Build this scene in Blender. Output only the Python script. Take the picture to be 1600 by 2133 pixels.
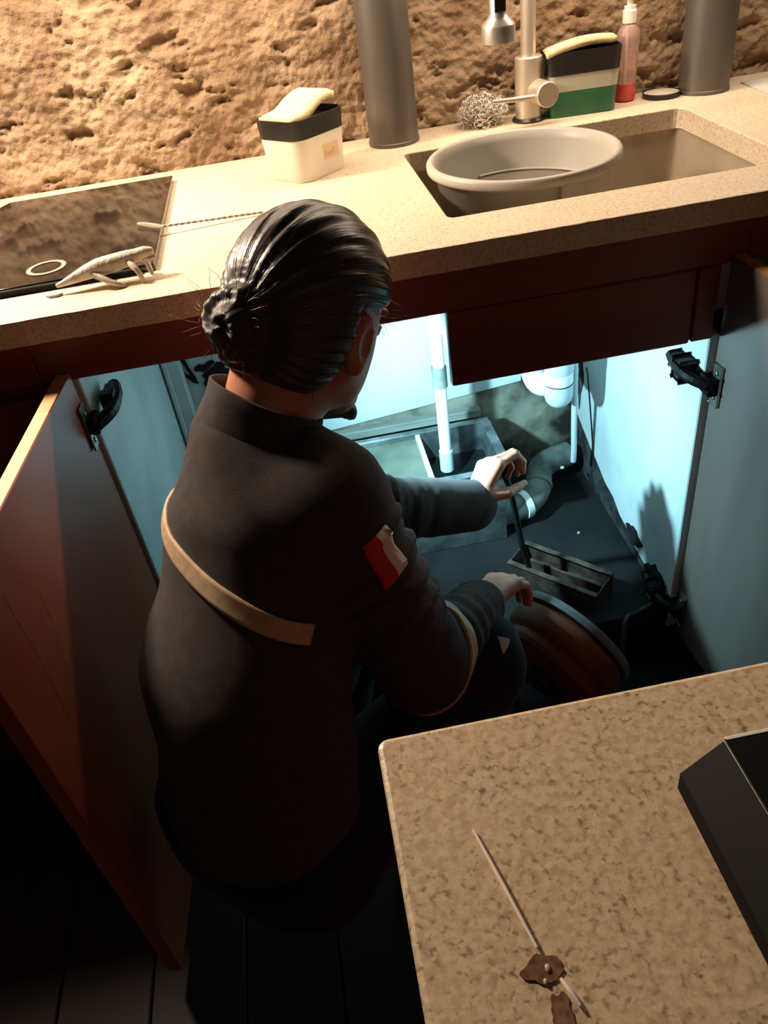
import bpy, bmesh, math, random
import numpy as np
from mathutils import Vector, Matrix
random.seed(7); RNG = np.random.default_rng(11)
for o in list(bpy.data.objects): bpy.data.objects.remove(o)
S = bpy.context.scene; COL = S.collection

# ------------------------------------------------------------------ camera
CAM = Vector((0.0, -1.61737, 1.27085)); YAW, PITCH, ROLL, FPX = 0.0598937, 0.6637582, -0.150873, 1639.885
cd = bpy.data.cameras.new('camera'); cam = bpy.data.objects.new('camera', cd); COL.objects.link(cam)
cd.sensor_fit = 'HORIZONTAL'; cd.sensor_width = 36.0; cd.lens = 36.0 * FPX / 1600.0; cd.clip_start = 0.02
fw = Vector((math.sin(YAW) * math.cos(PITCH), math.cos(YAW) * math.cos(PITCH), -math.sin(PITCH)))
rt = Vector((math.cos(YAW), -math.sin(YAW), 0)); up = rt.cross(fw)
r2 = math.cos(ROLL) * rt + math.sin(ROLL) * up; u2 = -math.sin(ROLL) * rt + math.cos(ROLL) * up
M = Matrix((r2, u2, -fw)).transposed().to_4x4(); M.translation = CAM; cam.matrix_world = M
S.camera = cam
# ------------------------------------------------------------------ world, lights, exposure
W = bpy.data.worlds.new('room_dusk'); S.world = W; W.use_nodes = True
W.node_tree.nodes['Background'].inputs[0].default_value = (1.0, 0.72, 0.48, 1); W.node_tree.nodes['Background'].inputs[1].default_value = 0.022
def light(name, kind, loc, energy, color, target=None, **kw):
    l = bpy.data.lights.new(name, kind); l.energy = energy; l.color = color
    for k, v in kw.items(): setattr(l, k, v)
    o = bpy.data.objects.new(name, l); COL.objects.link(o); o.location = loc
    if target is not None: o.rotation_euler = (Vector(target) - Vector(loc)).to_track_quat('-Z', 'Y').to_euler()
    return o
WARM = (1.0, 0.80, 0.60); COOL = (0.42, 0.83, 1.0)
light('strip_lamp_light', 'AREA', (0.10, -0.15, 1.372), 12.5, WARM, (0.10, -0.20, 0.0), shape='RECTANGLE', size=1.9, size_y=0.03)
light('left_fill_light', 'AREA', (-0.72, -0.27, 1.52), 24.0, WARM, (-0.05, -0.95, 0.75), shape='DISK', size=0.18)  # unseen lamp added low at the left to light the jacket and island
TORCH = Vector((0.040, -0.46, 0.590)); TAIM = Vector((0.42, -0.27, 0.44))
light('torch_light', 'SPOT', TORCH + (TAIM - TORCH).normalized() * 0.012, 33.0, COOL, TAIM, spot_size=math.radians(176), spot_blend=1.0, shadow_soft_size=0.012)
S.view_settings.view_transform = 'Standard'; S.view_settings.look = 'None'; S.view_settings.exposure = 0.0; S.view_settings.gamma = 1.0
S.view_settings.use_curve_mapping = False

# ------------------------------------------------------------------ helpers
def lin(c):
    r = []
    for v in c:
        v /= 255.0; r.append(v / 12.92 if v <= 0.04045 else ((v + 0.055) / 1.055) ** 2.4)
    return (*r, 1.0)
MATS = {}
def mat(name, c, rough=0.5, metal=0.0, c2=None, scale=40.0, bump=0.0, bscale=None, detail=6.0, stretch=(1, 1, 1), trans=0.0, spec=0.5, emit=None, estr=0.0, coat=0.0, sheen=0.0, lo=0.35, hi=0.65, ior=1.45, alpha=1.0):
    m = bpy.data.materials.new(name); m.use_nodes = True; nt = m.node_tree; b = nt.nodes['Principled BSDF']; MATS[name] = m
    b.inputs['Base Color'].default_value = lin(c); b.inputs['Roughness'].default_value = rough; b.inputs['Metallic'].default_value = metal
    b.inputs['Transmission Weight'].default_value = trans; b.inputs['Specular IOR Level'].default_value = spec; b.inputs['Coat Weight'].default_value = coat
    b.inputs['Sheen Weight'].default_value = sheen; b.inputs['IOR'].default_value = ior; b.inputs['Alpha'].default_value = alpha
    if emit: b.inputs['Emission Color'].default_value = (*emit, 1); b.inputs['Emission Strength'].default_value = estr
    if c2 or bump:
        tc = nt.nodes.new('ShaderNodeTexCoord'); mp = nt.nodes.new('ShaderNodeMapping'); mp.inputs['Scale'].default_value = stretch
        nt.links.new(tc.outputs['Object'], mp.inputs['Vector'])
    if c2:
        n = nt.nodes.new('ShaderNodeTexNoise'); n.inputs['Scale'].default_value = scale; n.inputs['Detail'].default_value = detail
        nt.links.new(mp.outputs[0], n.inputs['Vector'])
        r = nt.nodes.new('ShaderNodeValToRGB'); r.color_ramp.elements[0].position = lo; r.color_ramp.elements[1].position = hi
        r.color_ramp.elements[0].color = lin(c2); r.color_ramp.elements[1].color = lin(c)
        nt.links.new(n.outputs['Fac'], r.inputs[0]); nt.links.new(r.outputs[0], b.inputs['Base Color'])
    if bump:
        n2 = nt.nodes.new('ShaderNodeTexNoise'); n2.inputs['Scale'].default_value = bscale or scale * 3; n2.inputs['Detail'].default_value = 4
        nt.links.new(mp.outputs[0], n2.inputs['Vector'])
        bp = nt.nodes.new('ShaderNodeBump'); bp.inputs['Strength'].default_value = bump; bp.inputs['Distance'].default_value = 0.004
        nt.links.new(n2.outputs['Fac'], bp.inputs['Height']); nt.links.new(bp.outputs[0], b.inputs['Normal'])
    return m

def link(name, me, m=None, parent=None, smooth=True, **props):
    o = bpy.data.objects.new(name, me); COL.objects.link(o)
    if m is not None:
        for x in (m if isinstance(m, (list, tuple)) else [m]): me.materials.append(MATS[x] if isinstance(x, str) else x)
    if smooth and len(me.polygons): me.polygons.foreach_set('use_smooth', [True] * len(me.polygons))
    if parent is not None: o.parent = parent; o.matrix_parent_inverse = parent.matrix_world.inverted()
    for k, v in props.items(): o[k] = v
    return o
def empty(name, loc, label, cat, group=None):
    o = bpy.data.objects.new(name, None); COL.objects.link(o); o.location = loc; o.empty_display_size = 0.05
    o.matrix_world = Matrix.Translation(loc); o['label'] = label; o['category'] = cat
    if group: o['group'] = group
    return o
def tag(o, label, cat, group=None):
    o['label'] = label; o['category'] = cat
    if group: o['group'] = group
    return o
def mesh(name, V, F, recalc=True):
    me = bpy.data.meshes.new(name); me.from_pydata([tuple(map(float, v)) for v in V], [], [tuple(map(int, f)) for f in F]); me.update()
    if recalc:
        bm = bmesh.new(); bm.from_mesh(me); bmesh.ops.recalc_face_normals(bm, faces=bm.faces); bm.to_mesh(me); bm.free()
    return me
def bm_mesh(name, bm):
    bmesh.ops.recalc_face_normals(bm, faces=bm.faces); me = bpy.data.meshes.new(name); bm.to_mesh(me); bm.free(); return me
def add_box(bm, lo, hi, bev=0.0, seg=1, mx=None):
    r = bmesh.ops.create_cube(bm, size=1.0); vs = r['verts']
    lo, hi = Vector(lo), Vector(hi); d = hi - lo; c = (hi + lo) / 2
    for v in vs: v.co = Vector((v.co.x * d.x, v.co.y * d.y, v.co.z * d.z)) + c
    if bev:
        es = list({e for v in vs for e in v.link_edges}); rr = bmesh.ops.bevel(bm, geom=es, offset=bev, segments=seg, affect='EDGES', profile=0.5); vs = list(set(rr['verts']) | {v for v in vs if v.is_valid})
    if mx is not None:
        for v in vs: v.co = mx @ v.co
    return vs
def box(name, lo, hi, m, parent=None, bev=0.002, seg=1, mx=None, **props):
    bm = bmesh.new(); add_box(bm, lo, hi, bev, seg, mx)
    return link(name, bm_mesh(name, bm), m, parent, smooth=False, **props)
def add_lathe(bm, prof, n=40, mx=None, cap=True, sx=1.0, sy=1.0):
    rings = []
    for r, z in prof:
        ring = []
        for k in range(n):
            a = 2 * math.pi * k / n; p = Vector((r * math.cos(a) * sx, r * math.sin(a) * sy, z))
            ring.append(bm.verts.new(mx @ p if mx is not None else p))
        rings.append(ring)
    for a, b in zip(rings, rings[1:]):
        for k in range(n): bm.faces.new((a[k], a[(k + 1) % n], b[(k + 1) % n], b[k]))
    if cap: bm.faces.new(rings[0][::-1]); bm.faces.new(rings[-1])
def lathe(name, prof, m, parent=None, n=40, mx=None, cap=True, sharp=True, **props):
    bm = bmesh.new(); add_lathe(bm, prof, n, mx, cap, props.pop('sx', 1.0), props.pop('sy', 1.0)); me = bm_mesh(name, bm)
    o = link(name, me, m, parent, **props)
    if sharp: me.set_sharp_from_angle(angle=math.radians(35))
    return o
def frame_z(d):
    d = Vector(d).normalized(); return d.to_track_quat('Z', 'Y').to_matrix().to_4x4()
def along(a, b):
    a, b = Vector(a), Vector(b); mx = frame_z(b - a); mx.translation = a; return mx, (b - a).length
def smooth_path(pts, n=8):
    P = [Vector(p) for p in pts]; out = []
    for i in range(len(P) - 1):
        p0 = P[max(i - 1, 0)]; p1 = P[i]; p2 = P[i + 1]; p3 = P[min(i + 2, len(P) - 1)]
        for k in range(n):
            t = k / n
            out.append(0.5 * ((2 * p1) + (p2 - p0) * t + (2 * p0 - 5 * p1 + 4 * p2 - p3) * t * t + (3 * p1 - p0 - 3 * p2 + p3) * t ** 3))
    out.append(P[-1]); return out
def add_tube(bm, pts, r, n=10, smooth=0, cap=True):
    P = smooth_path(pts, smooth) if smooth else [Vector(p) for p in pts]
    R = r if callable(r) else (lambda t: r); prev = None; rings = []
    for i, p in enumerate(P):
        d = (P[min(i + 1, len(P) - 1)] - P[max(i - 1, 0)]).normalized()
        if prev is None: u = d.orthogonal().normalized()
        else: u = (prev - d * prev.dot(d)).normalized()
        prev = u; v = d.cross(u); rr = R(i / max(1, len(P) - 1))
        rings.append([bm.verts.new(p + rr * (math.cos(2 * math.pi * k / n) * u + math.sin(2 * math.pi * k / n) * v)) for k in range(n)])
    for a, b in zip(rings, rings[1:]):
        for k in range(n): bm.faces.new((a[k], a[(k + 1) % n], b[(k + 1) % n], b[k]))
    if cap: bm.faces.new(rings[0][::-1]); bm.faces.new(rings[-1])
def tube(name, pts, r, m, parent=None, n=12, smooth=0, **props):
    bm = bmesh.new(); add_tube(bm, pts, r, n, smooth); me = bm_mesh(name, bm); o = link(name, me, m, parent, **props)
    me.set_sharp_from_angle(angle=math.radians(50)); return o
def prism(name, outline, z0, z1, m, parent=None, holes=(), bev=0.0, mx=None, smooth=False, **props):
    bm = bmesh.new(); es = []
    for poly in (outline, *holes):
        vs = [bm.verts.new((x, y, z0)) for x, y in poly]
        es += [bm.edges.new((vs[i], vs[(i + 1) % len(vs)])) for i in range(len(vs))]
    bmesh.ops.triangle_fill(bm, use_beauty=True, use_dissolve=False, edges=es)
    r = bmesh.ops.extrude_face_region(bm, geom=list(bm.faces))
    for v in r['geom']:
        if isinstance(v, bmesh.types.BMVert): v.co.z = z1
    if bev:
        bmesh.ops.recalc_face_normals(bm, faces=bm.faces)
        ee = [e for e in bm.edges if len(e.link_faces) == 2 and e.calc_face_angle(0) > 1.0 and abs(e.verts[0].co.z - z1) < 1e-6 and abs(e.verts[1].co.z - z1) < 1e-6]
        bmesh.ops.bevel(bm, geom=ee, offset=bev, segments=2, affect='EDGES', profile=0.5)
    if mx is not None: bm.transform(mx)
    return link(name, bm_mesh(name, bm), m, parent, smooth=smooth, **props)
def rrect(cx, cy, hx, hy, r, n=5, rot=0.0):
    out = []
    for qx, qy, a0 in ((1, 1, 0), (-1, 1, 90), (-1, -1, 180), (1, -1, 270)):
        for k in range(n + 1):
            a = math.radians(a0 + 90 * k / n); x = qx * (hx - r) + r * math.cos(a); y = qy * (hy - r) + r * math.sin(a)
            out.append((cx + x * math.cos(rot) - y * math.sin(rot), cy + x * math.sin(rot) + y * math.cos(rot)))
    return out
def lattice(seed, n=64): return np.random.default_rng(seed).random((n, n, n)).astype(np.float32)
LAT = lattice(3)
def vnoise(p):                                   # p (...,3) -> smooth value noise 0..1
    f = np.floor(p).astype(int); t = (p - f).astype(np.float32); t = t * t * (3 - 2 * t); f &= 63; g = (f + 1) & 63
    x0, y0, z0 = f[..., 0], f[..., 1], f[..., 2]; x1, y1, z1 = g[..., 0], g[..., 1], g[..., 2]; a, b, c = t[..., 0], t[..., 1], t[..., 2]
    L = LAT
    return ((L[x0, y0, z0] * (1 - a) + L[x1, y0, z0] * a) * (1 - b) + (L[x0, y1, z0] * (1 - a) + L[x1, y1, z0] * a) * b) * (1 - c) + \
           ((L[x0, y0, z1] * (1 - a) + L[x1, y0, z1] * a) * (1 - b) + (L[x0, y1, z1] * (1 - a) + L[x1, y1, z1] * a) * b) * c
def fbm(p, o=4, gain=0.5):
    s = 0; a = 1.0; t = 0
    for i in range(o): s = s + a * vnoise(p * (2 ** i) + 17.3 * i); t += a; a *= gain
    return s / t
def blob(cx, cy, rx, ry, n=26, jit=0.25, seed=0):
    rg = random.Random(seed); ph = [rg.uniform(0, 6.28) for _ in range(5)]
    return [(cx + rx * (1 + jit * (math.sin(2 * a + ph[0]) * .4 + math.sin(3 * a + ph[1]) * .4 + math.sin(5 * a + ph[2]) * .35 + math.sin(9 * a + ph[3]) * .25)) * math.cos(a),
             cy + ry * (1 + jit * (math.sin(2 * a + ph[1]) * .4 + math.sin(4 * a + ph[0]) * .4 + math.sin(7 * a + ph[4]) * .35)) * math.sin(a)) for a in [2 * math.pi * k / n for k in range(n)]]

# ------------------------------------------------------------------ materials
mat('plaster', (174, 149, 122), 0.95, c2=(122, 97, 74), scale=9, bump=0.9, bscale=130, detail=9, lo=0.32, hi=0.62, spec=0.15)
mat('wall_paint', (150, 120, 95), 0.9, c2=(130, 100, 78), scale=5)
mat('red_wood', (128, 62, 42), 0.38, c2=(96, 42, 28), scale=7, stretch=(1, 1, 0.12), bump=0.05, bscale=60, lo=0.3, hi=0.7)
mat('dark_red_wood', (142, 70, 54), 0.42, c2=(104, 50, 38), scale=6, stretch=(0.15, 1, 1), bump=0.05, bscale=60)
mat('pale_edge', (232, 178, 128), 0.5, c2=(210, 150, 104), scale=30, stretch=(1, .1, 1))
mat('door_inside_cool_lit', (118, 106, 98), 0.4, c2=(96, 84, 76), scale=7, stretch=(1, 1, 0.12), lo=0.3, hi=0.7)  # grey copy of door_inside with the torch's cool light put into the colour
mat('door_inside', (166, 92, 62), 0.34, c2=(138, 70, 46), scale=7, stretch=(1, 1, 0.12), lo=0.3, hi=0.7)
mat('laminate', (206, 214, 214), 0.55, c2=(178, 188, 188), scale=5, lo=0.3, hi=0.6, bump=0.06, bscale=25)
mat('concrete', (150, 146, 128), 0.95, c2=(36, 34, 28), scale=9, detail=9, lo=0.40, hi=0.62, bump=0.5, bscale=60)
mat('mould', (10, 11, 12), 0.9, bump=0.6, bscale=200)
mat('blotchy_grey', (58, 62, 62), 0.9, c2=(22, 24, 26), scale=30, lo=.4, hi=.6)
mat('grime_floor', (24, 24, 24), 0.9, c2=(6, 6, 7), scale=14, bump=0.4, bscale=50)
mat('steel', (176, 172, 164), 0.28, 1.0, bump=0.02, bscale=300)
mat('chrome', (232, 226, 216), 0.30, 0.85)
mat('satin', (206, 194, 178), 0.42, 0.7)
mat('post_steel', (112, 106, 100), 0.46, 0.6, c2=(100, 94, 88), scale=4)
mat('sink_steel', (186, 172, 152), 0.45, 0.25, c2=(168, 152, 132), scale=6)
mat('tub_grey', (176, 170, 160), 0.42)
mat('water', (120, 112, 100), 0.06, trans=0.3, ior=1.33)
mat('black_plastic', (28, 26, 26), 0.32)
mat('black_matte', (13, 12, 12), 0.6, spec=0.2)
mat('milky', (248, 244, 234), 0.35, trans=0.25, ior=1.3)
mat('label_tan', (226, 196, 158), 0.6)
mat('label_ink', (214, 180, 140), 0.6)
mat('sponge', (246, 222, 172), 0.9, c2=(232, 204, 150), scale=120, bump=0.5, bscale=500)
mat('clear_plastic', (214, 210, 192), 0.3, trans=0.35, ior=1.2)
mat('green_soap', (52, 112, 78), 0.3, c2=(38, 92, 62), scale=12)
mat('pink_soap', (204, 78, 74), 0.3)
mat('pink_clear', (238, 206, 196), 0.2, trans=0.72, ior=1.25)
mat('white_plastic', (238, 234, 228), 0.4)
mat('pvc', (196, 206, 210), 0.35)
mat('pvc_white', (232, 236, 236), 0.35)
mat('pvc_dirty', (118, 124, 116), 0.7, c2=(70, 76, 70), scale=20)
mat('glass_black', (16, 15, 15), 0.09, coat=0.3, bump=0.03, bscale=20)
mat('zone_print', (158, 142, 122), 0.4)
mat('figure_white', (206, 196, 182), 0.6, c2=(176, 164, 150), scale=60, bump=0.3, bscale=200)
mat('hinge_dark', (26, 24, 24), 0.4, 0.6)
mat('plywood', (158, 160, 150), 0.7, c2=(112, 116, 108), scale=20, stretch=(.15, 1, 1))
mat('tank_metal', (150, 156, 156), 0.4, 0.7, c2=(96, 102, 102), scale=22)
mat('sludge', (118, 122, 104), 0.35, c2=(92, 98, 84), scale=12)
mat('dark_water', (22, 28, 28), 0.12)
mat('rust_tray', (96, 78, 66), 0.6, 0.3, c2=(52, 40, 34), scale=40)
mat('cable_black', (20, 20, 22), 0.5)
mat('drum_brown', (128, 74, 48), 0.5, c2=(100, 56, 36), scale=8)
mat('drum_grey', (104, 108, 110), 0.45)
mat('lid_tin', (222, 208, 192), 0.3, 0.15)
mat('paper', (240, 238, 234), 0.8)
mat('debris', (190, 186, 176), 0.8)
mat('skin', (198, 136, 110), 0.5, c2=(184, 122, 98), scale=40)
mat('jacket', (68, 61, 59), 0.85, c2=(58, 52, 51), scale=60, bump=0.25, bscale=900, sheen=0.06, spec=0.2)
mat('trousers', (22, 22, 26), 0.9, sheen=0.1, spec=0.2)
mat('shoe', (16, 15, 15), 0.6)
mat('reflective', (206, 178, 146), 0.6, c2=(188, 158, 126), scale=120)
mat('flag_red', (200, 48, 44), 0.7)
mat('flag_white', (240, 226, 214), 0.7)
mat('eye_white', (236, 232, 228), 0.2)
mat('floor_board', (46, 28, 24), 0.6, c2=(32, 20, 17), scale=8, stretch=(1, .12, 1))
mat('torch_body', (60, 62, 66), 0.35, 0.8)
mat('torch_lens', (255, 255, 255), 0.2, emit=(0.6, 0.9, 1.0), estr=30.0)
mat('lamp_lens', (255, 240, 220), 0.3, emit=(1.0, 0.75, 0.5), estr=6.0)

m_ = MATS['milky']; nt = m_.node_tree; nt.nodes['Principled BSDF'].inputs['Transmission Weight'].default_value = 0; tl = nt.nodes.new('ShaderNodeBsdfTranslucent'); tl.inputs[0].default_value = lin((252, 248, 238)); ms_ = nt.nodes.new('ShaderNodeMixShader'); ms_.inputs[0].default_value = .5
nt.links.new(nt.nodes['Principled BSDF'].outputs[0], ms_.inputs[1]); nt.links.new(tl.outputs[0], ms_.inputs[2]); nt.links.new(ms_.outputs[0], nt.nodes['Material Output'].inputs[0])
def granite(name, base, mid, dark, pale):
    m = bpy.data.materials.new(name); m.use_nodes = True; nt = m.node_tree; b = nt.nodes['Principled BSDF']; MATS[name] = m
    b.inputs['Roughness'].default_value = 0.38
    tc = nt.nodes.new('ShaderNodeTexCoord')
    def ramp(node, lo, hi, c0, c1):
        r = nt.nodes.new('ShaderNodeValToRGB'); r.color_ramp.elements[0].position = lo; r.color_ramp.elements[1].position = hi
        r.color_ramp.elements[0].color = c0; r.color_ramp.elements[1].color = c1; nt.links.new(node.outputs['Fac'], r.inputs[0]); return r
    def noise(sc, det, dist=0.0):
        n = nt.nodes.new('ShaderNodeTexNoise'); n.inputs['Scale'].default_value = sc; n.inputs['Detail'].default_value = det; n.inputs['Distortion'].default_value = dist
        nt.links.new(tc.outputs['Object'], n.inputs['Vector']); return n
    a = ramp(noise(190, 4, 0.3), 0.36, 0.6, lin(mid), lin(base))
    k = ramp(noise(250, 2, 0.3), 0.53, 0.70, (0, 0, 0, 1), (1, 1, 1, 1)); k2 = ramp(noise(55, 3), 0.36, 0.60, (0.25, 0.25, 0.25, 1), (1, 1, 1, 1))
    mu = nt.nodes.new('ShaderNodeMix'); mu.data_type = 'RGBA'; mu.blend_type = 'MULTIPLY'; mu.inputs[0].default_value = 1.0
    nt.links.new(k.outputs[0], mu.inputs[6]); nt.links.new(k2.outputs[0], mu.inputs[7])
    mx = nt.nodes.new('ShaderNodeMix'); mx.data_type = 'RGBA'; nt.links.new(mu.outputs[2], mx.inputs[0]); nt.links.new(a.outputs[0], mx.inputs[6]); mx.inputs[7].default_value = lin(dark)
    p = ramp(noise(120, 2), 0.62, 0.75, (0, 0, 0, 1), (.6, .6, .6, 1))
    mx2 = nt.nodes.new('ShaderNodeMix'); mx2.data_type = 'RGBA'; nt.links.new(p.outputs[0], mx2.inputs[0]); nt.links.new(mx.outputs[2], mx2.inputs[6]); mx2.inputs[7].default_value = lin(pale)
    nt.links.new(mx2.outputs[2], b.inputs['Base Color'])
    n = noise(300, 2); bp = nt.nodes.new('ShaderNodeBump'); bp.inputs['Strength'].default_value = 0.12; bp.inputs['Distance'].default_value = 0.001
    nt.links.new(n.outputs['Fac'], bp.inputs['Height']); nt.links.new(bp.outputs[0], b.inputs['Normal'])
granite('granite', (216, 192, 160), (192, 166, 136), (136, 112, 88), (228, 208, 180))
granite('counter_stone', (222, 204, 178), (206, 186, 160), (160, 138, 114), (230, 214, 190))

# ------------------------------------------------------------------ setting: walls, floor
def wall_relief():
    x0, x1, z0, z1, h = -0.95, 1.45, 0.86, 1.46, 0.0032
    nx, nz = int((x1 - x0) / h), int((z1 - z0) / h)
    X, Z = np.meshgrid(np.linspace(x0, x1, nx), np.linspace(z0, z1, nz)); P = np.stack([X, Z, np.zeros_like(X)], -1)
    big = fbm(P * np.array([5, 7, 1]) + 3, 3); mid = fbm(P * np.array([26, 38, 1]) + 9, 4, .65); fine = fbm(P * 95 + 5, 3, .7)
    warp = fbm(P * 14 + 21, 2)[..., None] * np.array([.05, .03, 0]); pit = fbm((P + warp) * np.array([18, 34, 1]) + 31, 4, .6)
    pits = np.clip((pit - .60) / .12, 0, 1) ** 1.2; ridge = 1 - np.abs(2 * fbm((P + warp) * np.array([16, 34, 1]) + 55, 3) - 1)
    Y = 0.020 - 0.012 * (big - .5) - 0.014 * (mid - .5) - 0.010 * (fine - .5) + 0.013 * pits - 0.004 * (ridge ** 3 - .4)
    Y = np.maximum(Y, -0.004)
    V = np.stack([X, Y, Z], -1).reshape(-1, 3); i = np.arange(nx * nz).reshape(nz, nx)
    F = np.stack([i[:-1, :-1], i[:-1, 1:], i[1:, 1:], i[1:, :-1]], -1).reshape(-1, 4)
    return big_mesh('wall_back', V, F)
def big_mesh(name, V, F):
    me = bpy.data.meshes.new(name); V = np.asarray(V, np.float32); F = np.asarray(F, np.int32)
    me.vertices.add(len(V)); me.vertices.foreach_set('co', V.ravel()); k = F.shape[1]
    me.loops.add(F.size); me.loops.foreach_set('vertex_index', F.ravel()); me.polygons.add(len(F)); me.polygons.foreach_set('loop_start', np.arange(0, F.size, k, dtype=np.int32))
    me.update(calc_edges=True); me.validate(); return me
wb = link('wall_back', wall_relief(), 'plaster', kind='structure')
box('wall_upper', (-1.6, 0.045, 0.86), (2.0, 0.12, 2.6), 'wall_paint', bev=0, kind='structure')
box('wall_lower', (-1.6, -0.028, 0.0), (2.0, 0.12, 0.862), 'concrete', bev=0, kind='structure')
floor = box('floor', (-1.8, -3.0, -0.06), (2.0, 0.12, -0.008), 'black_matte', bev=0, kind='structure')
me_plank = None
for i in range(11):
    x = -1.08 + i * 0.145
    if me_plank is None:
        pl = box('plank', (-0.071, -1.5, -0.010), (0.071, 1.5, 0.0), 'floor_board', floor, bev=0.002); me_plank = pl.data
    else:
        pl = bpy.data.objects.new('plank', me_plank); COL.objects.link(pl); pl.parent = floor
    pl.location = (x, -1.43, 0.0 + 0.0006 * ((i * 7) % 3))

# ------------------------------------------------------------------ countertop
rg = random.Random(4)
front = [(-1.25 + 0.012 * k, -0.62 + rg.uniform(-.0007, .0007)) for k in range(int(2.85 / 0.012))]
outl = front + [(1.6, -0.62), (1.6, 0.018), (-1.25, 0.018)]
hole = [(x + rg.uniform(-.001, .001), y + rg.uniform(-.001, .001)) for x, y in rrect(0.4745, -0.3265, 0.2565, 0.1875, 0.012, 3)]
ct = prism('countertop', outl, 0.866, 0.90, 'counter_stone', holes=[hole], bev=0.002)
tag(ct, 'long beige granite kitchen worktop with rough front edge and sink cut-out', 'countertop')
# sink bowl
sk = empty('sink', (0.4745, -0.3265, 0.69), 'rectangular grey steel sink bowl set under the beige worktop', 'sink')
bm = bmesh.new(); o1 = rrect(0.4745, -0.3265, 0.266, 0.197, 0.025, 5); o2 = rrect(0.4745, -0.3265, 0.262, 0.193, 0.022, 5); n = len(o1)
rows = [[(x, y, .866) for x, y in o1], [(x, y, .69) for x, y in o1], [(x, y, .866) for x, y in o2], [(x, y, .71) for x, y in o2], [(x, y, .699) for x, y in rrect(0.4745, -0.3265, 0.245, 0.176, 0.02, 5)]]
R = [[bm.verts.new(p) for p in r] for r in rows]
for a, b in ((0, 1), (0, 2), (2, 3), (3, 4)):
    for k in range(n): bm.faces.new((R[a][k], R[a][(k + 1) % n], R[b][(k + 1) % n], R[b][k]))
bm.faces.new(R[1]); bm.faces.new(R[4])
me = bm_mesh('bowl', bm); link('bowl', me, 'sink_steel', sk); me.set_sharp_from_angle(angle=math.radians(40))
lathe('drain', [(0.001, .6996), (0.03, .6996), (0.042, .7001), (0.045, .6992)], 'steel', sk, 32, Matrix.Translation((0.44, -0.31, 0)), cap=False)

# ------------------------------------------------------------------ base cabinet under the sink
XL, XR, YF = -0.325, 0.588, -0.60
cab = empty('base_cabinet', (0.13, -0.32, 0.0), 'reddish-brown sink base cabinet with both doors open and mouldy interior', 'cabinet')
box('rail', (-.372, -0.602, 0.800), (.625, -0.580, 0.858), 'dark_red_wood', cab)
box('rail_moulding', (-.372, -0.607, 0.846), (.625, -0.602, 0.862), 'dark_red_wood', cab, bev=.001)
box('front_panel', (0.190, -0.600, 0.681), (0.556, -0.582, 0.799), 'dark_red_wood', cab, bev=.004, seg=2, label='brown false front hiding the sink bowl')
box('stile', (0.557, -0.602, 0.684), (XR + .002, -0.582, 0.799), 'dark_red_wood', cab)
for x0, x1, zt in ((XL - .018, XL, .80), (XR, XR + .018, .688)):
    box('side_panel', (x0, -0.598, 0.05), (x1, -0.032, zt), 'laminate', cab)
box('bottom_panel', (XL, -0.598, 0.06), (XR, -0.032, 0.10), 'grime_floor', cab)
# rear white board, lower edge slopes slightly
V = [(XL, -.046, .22), (-.04, -.046, .22), (-.04, -.046, .302), (.455, -.046, .345), (.455, -.046, .80), (XL, -.046, .80)]
V = V + [(x, -.034, z) for x, y, z in V]; F = [(0, 1, 2, 3, 4, 5), (11, 10, 9, 8, 7, 6)] + [(i, (i + 1) % 6, 6 + (i + 1) % 6, 6 + i) for i in range(6)]
link('back_board', mesh('back_board', V, F), 'laminate', cab, smooth=False)
box('batten', (XL, -0.075, 0.10), (XL + .040, -0.047, 0.80), 'laminate', cab, bev=.003)
box('batten', (XL + .006, -0.083, 0.10), (XL + .014, -0.075, 0.80), 'laminate', cab, bev=.001)
box('wall_strip', (0.0, -0.070, 0.283), (0.352, -0.047, 0.303), 'plywood', cab, bev=.002, label='grey plywood strip along the wall above the tank')
box('toe_kick', (-.34, -0.56, 0.0), (.605, -0.54, 0.06), 'black_matte', cab)
# mould and other dark patches (thin crusts)
def patch(name, outline, plane, m, parent, th=0.002):
    """outline in (u,v); plane: ('x',val,sign) u=y v=z ; ('y',val) u=x v=z"""
    ax, val, sg = plane
    o = prism(name, outline, 0, th, m, None, smooth=False)
    mx = Matrix(((0, 0, sg, val), (1, 0, 0, 0), (0, 1, 0, 0), (0, 0, 0, 1))) if ax == 'x' else Matrix(((1, 0, 0, 0), (0, 0, sg, val), (0, 1, 0, 0), (0, 0, 0, 1)))
    o.data.transform(mx)
    bm = bmesh.new(); bm.from_mesh(o.data); bmesh.ops.recalc_face_normals(bm, faces=bm.faces); bm.to_mesh(o.data); bm.free()
    o.parent = parent; o.matrix_parent_inverse = parent.matrix_world.inverted(); return o
YB = -0.046
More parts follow.
